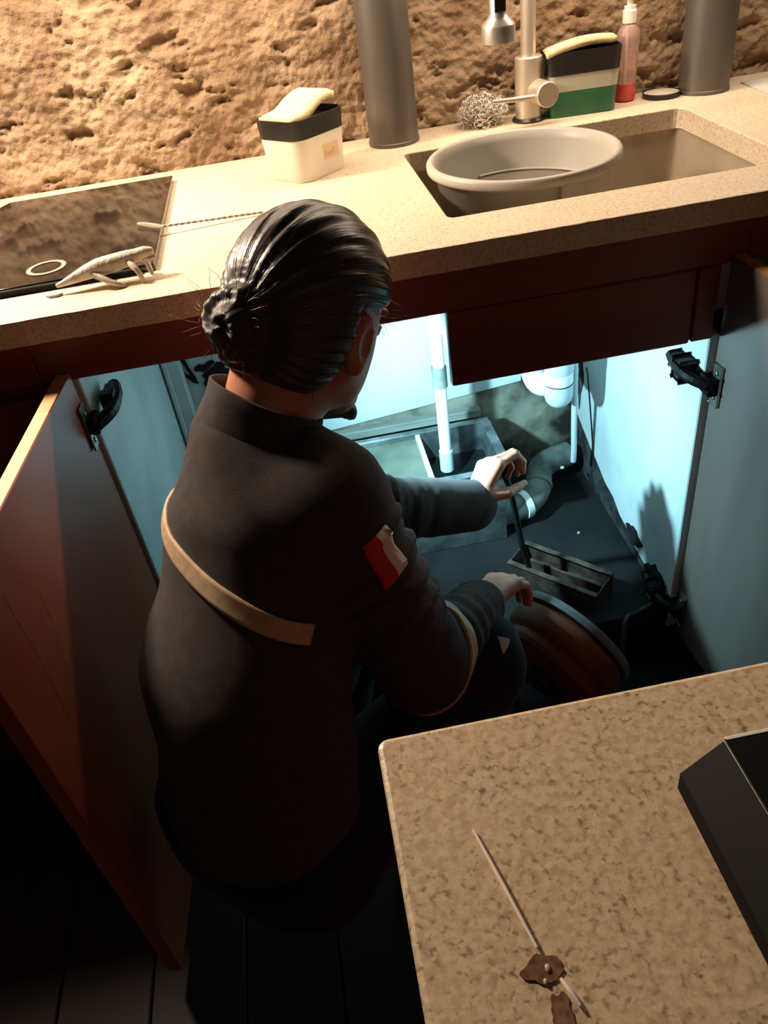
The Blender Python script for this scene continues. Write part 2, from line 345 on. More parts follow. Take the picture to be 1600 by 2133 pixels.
# ragged black patch on the rear board
pa = [(-.262, .521), (-.250, .528), (-.240, .524), (-.232, .530), (-.222, .533), (-.213, .526), (-.198, .523), (-.190, .517), (-.202, .514), (-.196, .508), (-.187, .503), (-.190, .494), (-.184, .484), (-.196, .483), (-.200, .470), (-.196, .452), (-.188, .437), (-.204, .443), (-.222, .446), (-.240, .441), (-.255, .446), (-.262, .452), (-.252, .462), (-.246, .472), (-.252, .482), (-.245, .490), (-.250, .500), (-.244, .508), (-.252, .513), (-.262, .514)]
patch('dark_patch', pa, ('y', YB, -1), 'mould', cab, .004)
patch('dark_patch', blob(-.232, .430, .030, .016, seed=3), ('y', YB, -1), 'blotchy_grey', cab, .001)
lo = [(-.305, .545), (-.298, .520), (-.283, .503), (-.272, .488), (-.262, .484), (-.264, .500), (-.272, .522), (-.276, .545)]; li = [(-.296, .541), (-.291, .523), (-.281, .510), (-.272, .500), (-.276, .516), (-.284, .541)]
o = prism('mould_ring', lo, 0, .003, 'mould', None, holes=[li]); o.data.transform(Matrix(((1, 0, 0, 0), (0, 0, -1, YB), (0, 1, 0, 0), (0, 0, 0, 1)))); o.parent = cab; o.matrix_parent_inverse = cab.matrix_world.inverted()
patch('dark_patch', blob(-.150, .520, .020, .030, seed=5), ('y', YB, -1), 'blotchy_grey', cab, .003)
patch('dark_patch', [(y, z) for y, z in blob(-.425, .148, .030, .016, seed=8, jit=.4)], ('x', XR, -1), 'mould', cab, .006)
patch('dark_patch', blob(-.535, .125, .036, .030, seed=9, jit=.35), ('x', XR, -1), 'mould', cab, .008)
patch('dark_patch', [(-.05, .10), (-.05, .24), (-.09, .225), (-.15, .20), (-.20, .185), (-.25, .165), (-.30, .160), (-.34, .14), (-.38, .135), (-.44, .118), (-.50, .112), (-.56, .10)], ('x', XR, -1), 'blotchy_grey', cab, .0015)  # blotchy grey wedge, tallest at the rear, thinning to the floor in front
patch('dark_patch', blob(-.075, .34, .016, .06, seed=12, jit=.5), ('x', XR, -1), 'blotchy_grey', cab, .002)
# doors
def hinge(door, x, y, z, s):
    """s=+1 hinge on the left door (cabinet side towards -x)"""
    bm = bmesh.new(); add_box(bm, (x, y - .028, z - .034), (x + s * .003, y - .004, z + .034), .001)
    for dz in (-.021, .021): add_lathe(bm, [(0.0, 0), (.004, 0), (.004, .002), (0.001, .0026)], 12, Matrix.Translation((x + s * .003, y - .016, z + dz)) @ frame_z((s, 0, 0)), cap=False)
    link('hinge_plate', bm_mesh('hinge_plate', bm), 'steel', door, smooth=False, label='bright steel hinge plate with two screws')
    bm = bmesh.new(); add_box(bm, (x + s * .003, y - .024, z - .012), (x + s * .016, y + .012, z + .012), .003)
    add_tube(bm, [(x + s * .012, y - .014, z), (x + s * .030, y + .012, z + .004), (x + s * .034, y + .050, z + .006), (x + s * .026, y + .090, z + .006)], .0095, 8, 4)
    add_box(bm, (x + s * .014, y + .030, z - .012), (x + s * .036, y + .056, z + .020), .005, 2); add_box(bm, (x + s * .014, y + .056, z - .008), (x + s * .028, y + .085, z + .014), .004, 2)
    link('hinge_arm', bm_mesh('hinge_arm', bm), 'hinge_dark', door, smooth=False, label='black sprung hinge arm')
def door(x, s, ang, wid, lab, zh):
    bm = bmesh.new(); add_box(bm, (-.020 if s > 0 else 0, -wid, .05), (0 if s > 0 else .020, 0, .812), .0015)
    mx = Matrix.Translation((x, -.604, 0)) @ Matrix.Rotation(math.radians(ang), 4, 'Z')
    bm.transform(mx); bmesh.ops.recalc_face_normals(bm, faces=bm.faces); bm.normal_update()
    for f in bm.faces:
        if f.normal.z > .9: f.material_index = 1
        elif f.normal.x * s < -.7: f.material_index = 2
    me = bpy.data.meshes.new('door'); bm.to_mesh(me); bm.free()
    d = link('door', me, ['door_inside' if s > 0 else 'door_inside_cool_lit', 'pale_edge', 'red_wood'], cab, smooth=False, label=lab)
    hinge(d, x, -.604, zh, s); hinge(d, x, -.604, .12, s)
    return d, mx
dl, mxl = door(-.332, 1, -4.5, .455, 'left door, orange-brown inside, swung open towards the viewer', .735)
dr, mxr = door(.600, -1, 3.0, .455, 'right door, swung open, lit blue by the torch', .612)
# scratches on the left door
for a, b in (((.0002, -.372, .752), (.0002, -.380, .560)), ((.0002, -.310, .70), (.0002, -.335, .60))):
    tube('scratch', [mxl @ Vector(a), mxl @ ((Vector(a) + Vector(b)) / 2 + Vector((0, .004, 0))), mxl @ Vector(b)], .0004, 'pale_edge', dl, 5)
# neighbour cabinet on the left, closed door
nb = empty('base_cabinet', (-.75, -.32, 0), 'reddish-brown base cabinet with closed door left of the open door', 'cabinet')
box('rail', (-1.2, -.602, .800), (-.3725, -.580, .858), 'dark_red_wood', nb); box('rail_moulding', (-1.2, -.607, .846), (-.3725, -.602, .862), 'dark_red_wood', nb, bev=.001); box('toe_kick', (-1.2, -.56, 0), (-.345, -.54, .06), 'black_matte', nb)
box('body', (-1.2, -.597, .06), (XL - .02, -.03, .798), 'dark_red_wood', nb)
box('door', (-.80, -.620, .07), (-.385, -.599, .79), 'red_wood', nb, bev=.003, seg=2)
box('door', (-1.195, -.620, .07), (-.81, -.599, .79), 'red_wood', nb, bev=.003, seg=2)
nb2 = empty('base_cabinet', (1.05, -.32, 0), 'reddish-brown base cabinet right of the open right door', 'cabinet')
box('rail', (.6255, -.602, .800), (1.5, -.580, .858), 'dark_red_wood', nb2); box('rail_moulding', (.6255, -.607, .846), (1.5, -.602, .862), 'dark_red_wood', nb2, bev=.001); box('toe_kick', (.61, -.56, 0), (1.5, -.54, .06), 'black_matte', nb2)
box('body', (XR + .02, -.597, .06), (1.5, -.03, .66), 'dark_red_wood', nb2)
box('door', (.67, -.620, .07), (1.07, -.599, .79), 'red_wood', nb2, bev=.003, seg=2)
box('door', (1.08, -.620, .07), (1.48, -.599, .79), 'red_wood', nb2, bev=.003, seg=2)

# ------------------------------------------------------------------ posts, strip lamp
for x, lab in ((.218, 'dark steel post on the worktop between white sponge holder and faucet'), (.818, 'dark steel post on the worktop at the right of the sink')):
    p = empty('steel_post', (x, -.046, .90), lab, 'post', 'dark posts standing on the worktop')
    mx = Matrix.Translation((x, -.046, 0)); lathe('shaft', [(.046, .9005), (.046, 1.425)], 'post_steel', p, 48, mx)
    lathe('foot_ring', [(.046, .9002), (.0475, .9002), (.0475, .906), (.046, .907)], 'post_steel', p, 48, mx, cap=False)
sh = box('wall_shelf', (-.9, -.20, 1.425), (1.15, .04, 1.45), 'dark_red_wood', bev=.003); tag(sh, 'dark wooden shelf carried by the two steel posts', 'shelf')
sl = empty('strip_lamp', (.1, -.15, 1.39), 'warm strip lamp under the shelf above the worktop', 'lamp')
box('housing', (-.86, -.175, 1.390), (1.06, -.125, 1.425), 'white_plastic', sl); box('diffuser', (-.85, -.165, 1.385), (1.05, -.135, 1.390), 'lamp_lens', sl, bev=.001)

# ------------------------------------------------------------------ cooktop and what lies on it
ck = empty('glass_cooktop', (-.36, -.30, .90), 'black glass cooktop set in the worktop at the left', 'cooktop')
cpoly = [(-.197, -.061), (-.195, -.520), (-.78, -.520), (-.78, -.061 - .06), (-.72, -.061), (-.490, -.061)]
prism('glass', [(-.197, -.061), (-.195, -.520), (-.70, -.520), (-.70, -.20), (-.52, -.115), (-.492, -.061)], .9003, .910, 'glass_black', ck, bev=.0015)
lathe('zone_ring', [(.0215, .9102), (.0215, .9108), (.028, .9108), (.028, .9102)], 'zone_print', ck, 40, Matrix.Translation((-.352, -.462, 0)), cap=False)
box('trim_strip', (-.70, -.527, .9003), (-.215, -.5205, .9085), 'black_matte', ck, bev=.001)
# lizard figurine
lz = empty('lizard_figurine', (-.25, -.50, .91), 'pale grey lizard-shaped figurine lying on the front edge of the cooktop', 'figurine')
bm = bmesh.new(); spine = [(-.322, -.548, .9115), (-.312, -.548, .9135), (-.297, -.546, .917), (-.279, -.543, .921), (-.262, -.541, .924), (-.243, -.540, .926), (-.226, -.538, .928), (-.211, -.537, .930), (-.199, -.536, .932), (-.188, -.535, .932)]
rad = [.0025, .004, .0065, .0095, .0115, .0115, .0105, .0085, .0075, .004]
add_tube(bm, spine, lambda t: float(np.interp(t, np.linspace(0, 1, 10), rad)), 12, 4); body = link('body', bm_mesh('body', bm), 'figure_white', lz)
bm = bmesh.new(); add_tube(bm, [(-.203, -.538, .926), (-.195, -.538, .923), (-.186, -.537, .925)], lambda t: .0040 - .002 * t, 8, 3); link('jaw', bm_mesh('jaw', bm), 'figure_white', lz)
for a, b, c in (((-.222, -.545, .925), (-.212, -.557, .917), (-.207, -.560, .9010)), ((-.214, -.532, .927), (-.202, -.531, .918), (-.199, -.532, .9012)), ((-.270, -.549, .919), (-.250, -.562, .910), (-.232, -.564, .9015)), ((-.272, -.534, .921), (-.262, -.522, .916), (-.250, -.516, .9112))):
    tube('leg', [a, b, c], lambda t: .0052 - .0022 * t, 'figure_white', lz, 8, 4)
# twisted spoon
sp = empty('spoon', (-.15, -.33, .905), 'slim steel spoon with twisted handle lying from cooktop to worktop', 'spoon')
bm = bmesh.new(); n = 20
P0, P1 = Vector((-.234, -.335, .9145)), Vector((-.192, -.371, .9125)); d = (P1 - P0); w = Vector((d.y, -d.x, 0)).normalized()
rows = []
for i in range(n + 1):
    t = i / n; hw = .0072 * math.sqrt(max(0.0, 1 - (2 * t - 1) ** 2)) ** .7 + .0008; c = P0 + d * t
    rows.append([bm.verts.new(c + w * hw * s + Vector((0, 0, .0016 * (s * s) - .0016 + dz))) for s in (-1, -.5, 0, .5, 1) for dz in (0,)])
for a, b in zip(rows, rows[1:]):
    for k in range(4): bm.faces.new((a[k], a[k + 1], b[k + 1], b[k]))
r = bmesh.ops.solidify(bm, geom=list(bm.faces), thickness=.001)
link('bowl', bm_mesh('bowl', bm), 'chrome', sp)
bm = bmesh.new(); hp = [Vector((-.194, -.3695, .9125)) + (Vector((-.040, -.352, .9035)) - Vector((-.194, -.3695, .9125))) * t for t in np.linspace(0, 1, 60)]
for q in (0, math.pi): add_tube(bm, [p + Vector((0, .0011 * math.cos(i * .9 + q), .0011 * math.sin(i * .9 + q))) for i, p in enumerate(hp)], .0011, 6)
link('handle', bm_mesh('handle', bm), 'steel', sp)
cr = prism('crumb', blob(-.327, -.555, .010, .003, seed=2), .9003, .9035, 'debris', smooth=False); tag(cr, 'small pale crumb on the worktop in front of the cooktop', 'crumb')

# ------------------------------------------------------------------ sponge holders
def loft(name, rings, m, parent, cap=True, **props):
    bm = bmesh.new(); R = [[bm.verts.new(p) for p in r] for r in rings]; n = len(R[0])
    for a, b in zip(R, R[1:]):
        for k in range(n): bm.faces.new((a[k], a[(k + 1) % n], b[(k + 1) % n], b[k]))
    if cap: bm.faces.new(R[0][::-1]); bm.faces.new(R[-1])
    me = bm_mesh(name, bm); o = link(name, me, m, parent, **props); me.set_sharp_from_angle(angle=math.radians(40)); return o
def rr3(cx, cy, hx, hy, r, z, rot): return [(x, y, z) for x, y in rrect(cx, cy, hx, hy, r, 5, rot)]
def sponge_mesh(cx, cy, z, hx, hy, th, rot, bend, wob):
    nx, ny = 24, 10; V = []; 
    for layer in (1, 0):
        for j in range(ny + 1):
            for i in range(nx + 1):
                u = 2 * i / nx - 1; v = 2 * j / ny - 1; e = max(abs(u), abs(v)); rnd = max(0, (e - .86) / .14); zz = bend(u, v) + (th if layer else 0) + (-.004 if layer else .003) * rnd ** 2
                x = u * hx * (1 - .03 * rnd * (1 - layer)); y = v * hy + wob * math.sin(2.6 * u)
                V.append((cx + x * math.cos(rot) - y * math.sin(rot), cy + x * math.sin(rot) + y * math.cos(rot), z + zz))
    N = (nx + 1) * (ny + 1); id = lambda l, i, j: l * N + j * (nx + 1) + i; F = []
    for j in range(ny):
        for i in range(nx):
            F.append((id(0, i, j), id(0, i + 1, j), id(0, i + 1, j + 1), id(0, i, j + 1))); F.append((id(1, i, j), id(1, i, j + 1), id(1, i + 1, j + 1), id(1, i + 1, j)))
    for i in range(nx):
        for j in (0, ny): F.append((id(0, i, j), id(0, i + 1, j), id(1, i + 1, j), id(1, i, j)))
    for j in range(ny):
        for i in (0, nx): F.append((id(0, i, j), id(0, i, j + 1), id(1, i, j + 1), id(1, i, j)))
    return mesh('sponge', V, F)
h1 = empty('sponge_holder', (.042, -.158, .90), 'milky white soap dispenser with black top tray holding a sponge, left of the posts', 'soap dispenser', 'soap dispensers with sponge trays')
r1 = math.radians(41); c1 = (.046, -.157)
loft('tank', [rr3(*c1, .054, .046, .020, .9005, r1), rr3(*c1, .056, .048, .022, .905, r1), rr3(*c1, .059, .051, .022, .967, r1)], 'milky', h1)
loft('tray', [rr3(*c1, .0602, .0522, .023, .9672, r1), rr3(*c1, .0618, .0538, .024, .997, r1), rr3(*c1, .0585, .0505, .021, .997, r1), rr3(*c1, .057, .049, .02, .986, r1)], 'black_plastic', h1)
lw = Matrix.Translation((*c1, 0)) @ Matrix.Rotation(r1, 4, 'Z')
bm = bmesh.new(); add_box(bm, (-.004, -.0507, .926), (.032, -.0500, .950), 0, 1, lw); lb = link('label', bm_mesh('label', bm), 'label_tan', h1, smooth=False, label='faded tan printed label')
for k, (u0, u1, z0, z1) in enumerate(((0, .003, .931, .940), (.006, .010, .931, .936), (.012, .015, .931, .937), (.018, .021, .931, .942))):
    bm = bmesh.new(); add_box(bm, (u0, -.0512, z0), (u1, -.0507, z1), 0, 1, lw); link('print_mark', bm_mesh('print_mark', bm), 'label_ink', lb, smooth=False)
s1 = link('sponge', sponge_mesh(c1[0] - .001, c1[1] + .001, .9945, .0555, .040, .017, r1, lambda u, v: .007 * u + .004 * math.sin(2.4 * u) + .002, .006), 'sponge'); tag(s1, 'cream wavy sponge on top of the white soap dispenser', 'sponge', 'sponges on soap dispensers')
h2 = empty('sponge_holder', (.572, -.045, .90), 'clear soap dispenser half full of green soap with black top, beside the faucet', 'soap dispenser', 'soap dispensers with sponge trays')
c2 = (.573, -.046); r2_ = math.radians(-6)
loft('soap', [rr3(*c2, .0625, .0335, .016, .9005, r2_), rr3(*c2, .0648, .0343, .016, .9425, r2_)], 'green_soap', h2, label='green liquid soap')
loft('tank', [rr3(*c2, .0648, .0343, .016, .943, r2_), rr3(*c2, .0665, .0350, .016, .970, r2_)], 'clear_plastic', h2)
loft('tray', [rr3(*c2, .0675, .0360, .016, .9702, r2_), rr3(*c2, .0690, .0372, .016, 1.007, r2_), rr3(*c2, .0665, .0347, .014, 1.007, r2_), rr3(*c2, .065, .033, .012, .995, r2_)], 'black_plastic', h2)
s2 = link('sponge', sponge_mesh(c2[0] - .006, c2[1] - .002, .9995, .0630, .0310, .016, r2_, lambda u, v: .006 * u + .007 * (1 - u * u) - .004 * v, .004), 'sponge'); tag(s2, 'cream arched sponge on top of the green soap dispenser', 'sponge', 'sponges on soap dispensers')

# ------------------------------------------------------------------ pump bottle, lid, scrubber, paper
bt = empty('pump_bottle', (.668, -.022, .90), 'slim clear bottle of pink soap with white pump cap behind the green dispenser', 'bottle')
mb = Matrix.Translation((.672, -.024, 0))
lathe('soap', [(.016, .9005), (.0185, .903), (.0188, .931)], 'pink_soap', bt, 28, mb, label='pink liquid at the bottom')
lathe('body', [(.0188, .9312), (.019, .95), (.0205, 1.005), (.019, 1.018), (.012, 1.026), (.0095, 1.029)], 'pink_clear', bt, 32, mb)
lathe('cap', [(.0125, 1.029), (.0125, 1.048), (.0105, 1.050), (.0105, 1.056)], 'white_plastic', bt, 28, mb)
lathe('pump_head', [(.006, 1.056), (.006, 1.066), (.0115, 1.068), (.0115, 1.078), (.009, 1.080)], 'white_plastic', bt, 24, mb)
tube('nozzle', [(.672, -.030, 1.073), (.668, -.052, 1.073), (.667, -.058, 1.069)], .0035, 'white_plastic', bt, 10, 4)
lathe('dip_tube', [(.0028, .906), (.0028, 1.028)], 'white_plastic', bt, 10, Matrix.Translation((.668, -.028, 0)))
ld = empty('jar_lid', (.742, -.032, .90), 'round metal jar lid lying upturned beside the right post', 'lid')
ml = Matrix.Translation((.738, -.040, 0))
lathe('rim', [(.0335, .9003), (.0345, .9015), (.0350, .9085), (.0335, .9095), (.0325, .9085)], 'black_plastic', ld, 40, ml, cap=False)
lathe('disc', [(.0334, .9012), (.0325, .9075), (.026, .9068), (.016, .9085), (.006, .910), (.0005, .9102)], 'lid_tin', ld, 40, ml, cap=False)
def scrubber(c, R, seed):
    rg = np.random.default_rng(seed); bm = bmesh.new()
    for s in range(150):
        ax = rg.normal(size=3); ax /= np.linalg.norm(ax); ctr = np.array(c) + ax * R * rg.uniform(.35, .92) * np.array([1, .8, .62]); ctr[2] = max(ctr[2], .905)
        u = Vector(rg.normal(size=3)).normalized(); v = u.orthogonal().normalized(); w = u.cross(v); pts = []
        for k in range(26):
            a = k * .75; p = Vector(ctr) + v * .006 * math.cos(a) + w * .006 * math.sin(a) + u * (k - 13) * .0011; p.z = max(p.z, .9012); pts.append(p)
        add_tube(bm, pts, .00075, 4)
    return bm_mesh('scrubber', bm)
sc = link('steel_scrubber', scrubber((.388, -.034, .924), .050, 5), 'chrome'); tag(sc, 'tangled stainless steel scrubber beside the faucet base', 'scrubber')
bm = bmesh.new(); nx, ny = 12, 8
rows = [[bm.verts.new((.885 + .20 * i / nx + .01 * j / ny, -.19 + .15 * j / ny, .9012 + .006 * abs(math.sin(1.7 * i / nx * 3 + j * .4)) * (i / nx))) for i in range(nx + 1)] for j in range(ny + 1)]
for a, b in zip(rows, rows[1:]):
    for k in range(nx): bm.faces.new((a[k], a[k + 1], b[k + 1], b[k]))
bmesh.ops.solidify(bm, geom=list(bm.faces), thickness=.0006)
pp = link('paper_sheet', bm_mesh('paper_sheet', bm), 'paper'); tag(pp, 'crumpled white sheet on the worktop at the far right', 'paper')

# ------------------------------------------------------------------ faucet
fc = empty('faucet', (.475, -.05, .90), 'satin steel kitchen faucet with lever and hanging pull-down spray', 'faucet')
mf = Matrix.Translation((.475, -.05, 0))
lathe('base_ring', [(.030, .9004), (.031, .903), (.027, .907)], 'black_plastic', fc, 36, mf)
lathe('body', [(.0245, .907), (.0245, 1.005), (.0225, 1.007)], 'satin', fc, 40, mf)
lathe('column', [(.0135, 1.007), (.0135, 1.30)], 'satin', fc, 28, mf)
tube('spout_arc', [(.475, -.05, 1.29), (.475, -.05, 1.33), (.462, -.070, 1.366), (.430, -.120, 1.380), (.395, -.175, 1.366), (.382, -.197, 1.33), (.381, -.199, 1.22)], .011, 'chrome', fc, 16, 6)
kb = lathe('valve', [(.021, 0), (.021, .052), (.0195, .054)], 'satin', fc, 36, Matrix.Translation((.486, -.062, .950)) @ frame_z((.10, -1, .02)))
tube('lever', [(.474, -.100, .948), (.432, -.104, .950), (.392, -.108, .953)], lambda t: .0052 - .0015 * t, 'satin', fc, 12)
ms = Matrix.Translation((.381, -.200, 0))
sy = lathe('spray_head', [(.0135, 1.23), (.0135, 1.098), (.0165, 1.092), (.026, 1.083), (.027, 1.080), (.027, 1.058), (.025, 1.057)], 'chrome', fc, 40, ms)
box('spray_button', (.372, -.2150, 1.100), (.390, -.2125, 1.20), 'black_plastic', sy, bev=.001)
lathe('spray_face', [(.0245, 1.0565), (.0245, 1.0575)], 'black_plastic', sy, 32, ms)

# ------------------------------------------------------------------ washing tub in the sink
tb = empty('washing_tub', (.382, -.327, .70), 'round grey plastic washing tub standing in the sink', 'tub')
mt = Matrix.Translation((.381, -.327, 0))
lathe('shell', [(.112, .7005), (.117, .704), (.140, .905), (.1515, .9055), (.1535, .909), (.1535, .917), (.151, .9205), (.145, .921), (.141, .918), (.137, .905), (.115, .712), (.110, .7085), (.001, .7085)], 'tub_grey', tb, 72, mt, cap=False, sharp=False)
lathe('water', [(.001, .856), (.1312, .856)], 'water', tb, 64, mt, cap=False)
lathe('shell_base', [(.001, .7003), (.113, .7003)], 'tub_grey', tb, 64, mt, cap=False)
bx = Matrix.Translation((.381, -.327, 0)) @ Matrix.Rotation(math.radians(-76), 4, 'Z')
bm = bmesh.new(); add_box(bm, (.138, -.020, .872), (.1465, .020, .9055), .002, 1, bx); link('grip_rib', bm_mesh('grip_rib', bm), 'tub_grey', tb, smooth=False)
tube('inner_ring', [Vector((.381, -.327, .858)) + .1305 * Vector((math.cos(a), math.sin(a), 0)) for a in np.linspace(.3, 1.9, 24)], .0022, 'tub_grey', tb, 8)

# ------------------------------------------------------------------ plumbing inside the cabinet
gt = empty('grease_trap', (.17, -.207, .10), 'open-topped metal grease trap tank standing inside the cabinet', 'grease trap')
tx0, tx1, ty0, ty1, tz0, tz1 = -.02, .345, -.300, -.112, .1005, .298
for nme, lo, hi in (('tank_wall', (tx0, ty1 - .004, tz0), (tx1, ty1, tz1)), ('tank_wall', (tx0, ty0, tz0), (tx1, ty0 + .004, tz1)), ('tank_wall', (tx0, ty0 + .004, tz0), (tx0 + .004, ty1 - .004, tz1)), ('tank_wall', (tx1 - .004, ty0 + .004, tz0), (tx1, ty1 - .004, tz1)), ('tank_bottom', (tx0 + .004, ty0 + .004, tz0), (tx1 - .004, ty1 - .004, tz0 + .004))):
    box(nme, lo, hi, 'tank_metal', gt, bev=.0008)
for nme, lo, hi in (('rim', (tx0 - .012, ty1, tz1 - .004), (tx1 + .014, ty1 + .014, tz1)), ('rim', (tx0 - .012, ty0 - .014, tz1 - .004), (tx1 + .014, ty0, tz1)), ('rim', (tx1, ty0, tz1 - .004), (tx1 + .016, ty1, tz1)), ('rim', (tx0 - .016, ty0, tz1 - .004), (tx0, ty1, tz1))):
    box(nme, lo, hi, 'tank_metal', gt, bev=.0008)
box('baffle', (.186, ty0 + .004, tz0 + .03), (.196, ty1 - .004, tz1 - .002), 'pvc_white', gt, bev=.001, label='white baffle plate dividing the tank')
box('sludge', (tx0 + .004, ty0 + .004, .262), (.186, ty1 - .004, .284), 'sludge', gt, bev=0, label='greenish grey scum surface')
box('dark_water', (.196, ty0 + .004, .21), (tx1 - .004, ty1 - .004, .225), 'dark_water', gt, bev=0)
dp = empty('drain_pipe', (.238, -.205, .60), 'white vertical drain pipe hanging into the grease trap', 'pipe')
lathe('pipe', [(.0125, .262), (.0125, .66)], 'pvc_white', dp, 28, Matrix.Translation((.2385, -.205, 0)))
lathe('end_sleeve', [(.0135, .250), (.0150, .2505), (.0150, .300), (.0128, .302)], 'pvc', dp, 28, Matrix.Translation((.2385, -.205, 0)))
lathe('coupling', [(.0128, .458), (.0155, .460), (.0155, .505), (.0128, .507)], 'pvc_dirty', dp, 28, Matrix.Translation((.2385, -.205, 0)))
tube('branch', [(.2385, -.205, .65), (.30, -.215, .672), (.40, -.24, .68)], .0125, 'pvc_white', dp, 16, 5)
tr = empty('bottle_trap', (.485, -.22, .55), 'white bottle trap under the sink bowl with a bulky side elbow', 'pipe')
mtr = Matrix.Translation((.480, -.235, 0))
lathe('tailpiece', [(.024, .48), (.024, .688)], 'pvc', tr, 32, mtr)
lathe('collar', [(.028, .437), (.0295, .439), (.0295, .460), (.028, .462), (.024, .466)], 'pvc_white', tr, 36, mtr)
lathe('upper_cup', [(.0285, .462), (.0305, .468), (.0305, .490), (.026, .496)], 'pvc', tr, 36, mtr)
lathe('cup', [(.001, .380), (.010, .381), (.019, .386), (.026, .395), (.0295, .407), (.030, .420), (.030, .436)], 'pvc', tr, 36, mtr, cap=False)
tube('elbow', [(.478, -.228, .45), (.462, -.215, .425), (.446, -.200, .425), (.437, -.188, .452), (.434, -.180, .50), (.434, -.18, .56)], .024, 'pvc_white', tr, 24, 6)
th_ = tube('drain_hose', [(.525, -.205, .46), (.527, -.203, .40), (.528, -.203, .31), (.531, -.20, .235), (.532, -.196, .20)], .0065, 'pvc', None, 10, 5); tag(th_, 'thin grey hose hanging behind the bottle trap', 'hose')
fp = empty('floor_pipe', (.40, -.24, .10), 'dirty grey drain elbow lying on the cabinet floor with a pale ring', 'pipe')
tube('pipe', [(.342, -.262, .142), (.372, -.256, .142), (.405, -.246, .144), (.432, -.225, .147), (.452, -.190, .152), (.468, -.150, .158), (.50, -.125, .16), (.55, -.11, .16)], .030, 'pvc_dirty', fp, 28, 6)
mr, L_ = along((.392, -.2510, .1435), (.408, -.2455, .1442)); lathe('ring', [(.0302, 0), (.0335, .001), (.0335, L_ - .001), (.0302, L_)], 'pvc_white', fp, 36, mr, cap=False)
mr, L_ = along((.4465, -.203, .150), (.4515, -.193, .1515)); lathe('ring', [(.0302, 0), (.0325, .001), (.0325, L_), (.0302, L_ + .001)], 'pvc_dirty', fp, 36, mr, cap=False)
wr = tube('wall_wire', [(.584, -.118, .39), (.585, -.128, .36), (.5855, -.150, .29), (.5855, -.172, .22), (.585, -.182, .19)], .0014, 'cable_black', None, 6, 5); tag(wr, 'thin dark wire running down the right cabinet side', 'wire')
ty = empty('strainer_tray', (.409, -.468, .10), 'rusty brown rectangular strainer tray on the cabinet floor', 'tray')
tm = Matrix.Translation((.409, -.468, .101)) @ Matrix.Rotation(math.atan2(-.145, .138), 4, 'Z'); hx, hy, hz, tt = .1000, .0395, .040, .0025
for nme, lo, hi in (('side_wall', (-hx, hy - tt, 0), (hx, hy, hz)), ('side_wall', (-hx, -hy, 0), (hx, -hy + tt, hz)), ('end_wall', (-hx, -hy + tt, 0), (-hx + tt, hy - tt, hz)), ('end_wall', (hx - tt, -hy + tt, 0), (hx, hy - tt, hz)), ('bottom', (-hx + tt, -hy + tt, .0005), (hx - tt, hy - tt, .003)), ('lip', (-hx, hy - .010, hz), (hx, hy + .002, hz + .002)), ('lip', (-hx, -hy - .002, hz), (hx, -hy + .010, hz + .002)), ('inner_rib', (-hx + .03, .004, .003), (hx - .003, .008, .028))):
    box(nme, lo, hi, 'rust_tray', ty, bev=.0006, mx=tm)
for k, (x, y, z, s) in enumerate(((.50, -.33, .1005, .006), (.505, -.20, .1895, .008))):
    c_ = prism('debris_chip', blob(x, y, s * .6, s * .45, 7, .5, seed=k + 20), z, z + .002, 'debris'); tag(c_, ('small pale chip on the black cabinet floor', 'small pale chip lying on the dirty drain elbow')[k], 'debris')

# ------------------------------------------------------------------ island
isl = prism('island_countertop', rrect(.4925, -1.846, .5, .5, .006, 3), .866, .90, 'granite', bev=.003); tag(isl, 'speckled granite island worktop in the foreground', 'countertop')
ib = empty('island_cabinet', (.5, -1.85, 0), 'dark wooden island cabinet below the speckled worktop', 'cabinet')
box('body', (.02, -2.32, .08), (.97, -1.38, .865), 'dark_red_wood', ib)
for k in range(2): box('panel', (.04 + .47 * k, -1.379, .10), (.48 + .47 * k, -1.365, .84), 'dark_red_wood', ib, bev=.003)
box('plinth', (.06, -2.28, 0), (.93, -1.42, .08), 'black_matte', ib)
cs = empty('black_case', (.21, -1.55, .90), 'flat black hard case with a slanted long side on the island', 'case')
V = [(.138, -1.411, .9005), (.140, -1.408, .908), (.160, -1.408, .929), (.33, -1.408, .929), (.33, -1.408, .9005)]; V2 = [(x, -1.70, z) for x, y, z in V]
link('shell', mesh('shell', V + V2, [(0, 1, 2, 3, 4), (9, 8, 7, 6, 5)] + [(i, (i + 1) % 5, 5 + (i + 1) % 5, 5 + i) for i in range(5)]), 'black_matte', cs, smooth=False)
box('edge_strip', (.1592, -1.70, .9285), (.1608, -1.4075, .9297), 'steel', cs, bev=.0003, label='thin bright line along the ridge')
box('end_highlight', (.1605, -1.4085, .9275), (.33, -1.4062, .9293), 'white_plastic', cs, bev=.0004)  # white strip added to paint the highlight along the case's far edge
def stick(a, b, r, lab):
    o = tube('wooden_stick', [a, (Vector(a) + Vector(b)) / 2 + Vector((0, 0, .0003)), b], lambda t: r * (1 - .35 * abs(2 * t - 1)), 'flag_white', None, 8, 4); tag(o, lab, 'stick', 'pale thin sticks on the island'); return o
stick((.0325, -1.411, .9016), (.0465, -1.4705, .9016), .0010, 'long thin pale stick lying on the island worktop')
stick((.0525, -1.4845, .9016), (.0570, -1.4960, .9016), .0012, 'short thin pale stick next to the brown smear on the island')
mat('smear_brown', (136, 106, 82), 0.25, c2=(96, 72, 56), scale=260)
sm = prism('food_smear', blob(.0465, -1.4790, .0088, .0054, 34, .20, 14), .9002, .9008, 'smear_brown'); tag(sm, 'small dark brown wet smear between the two sticks', 'smear')
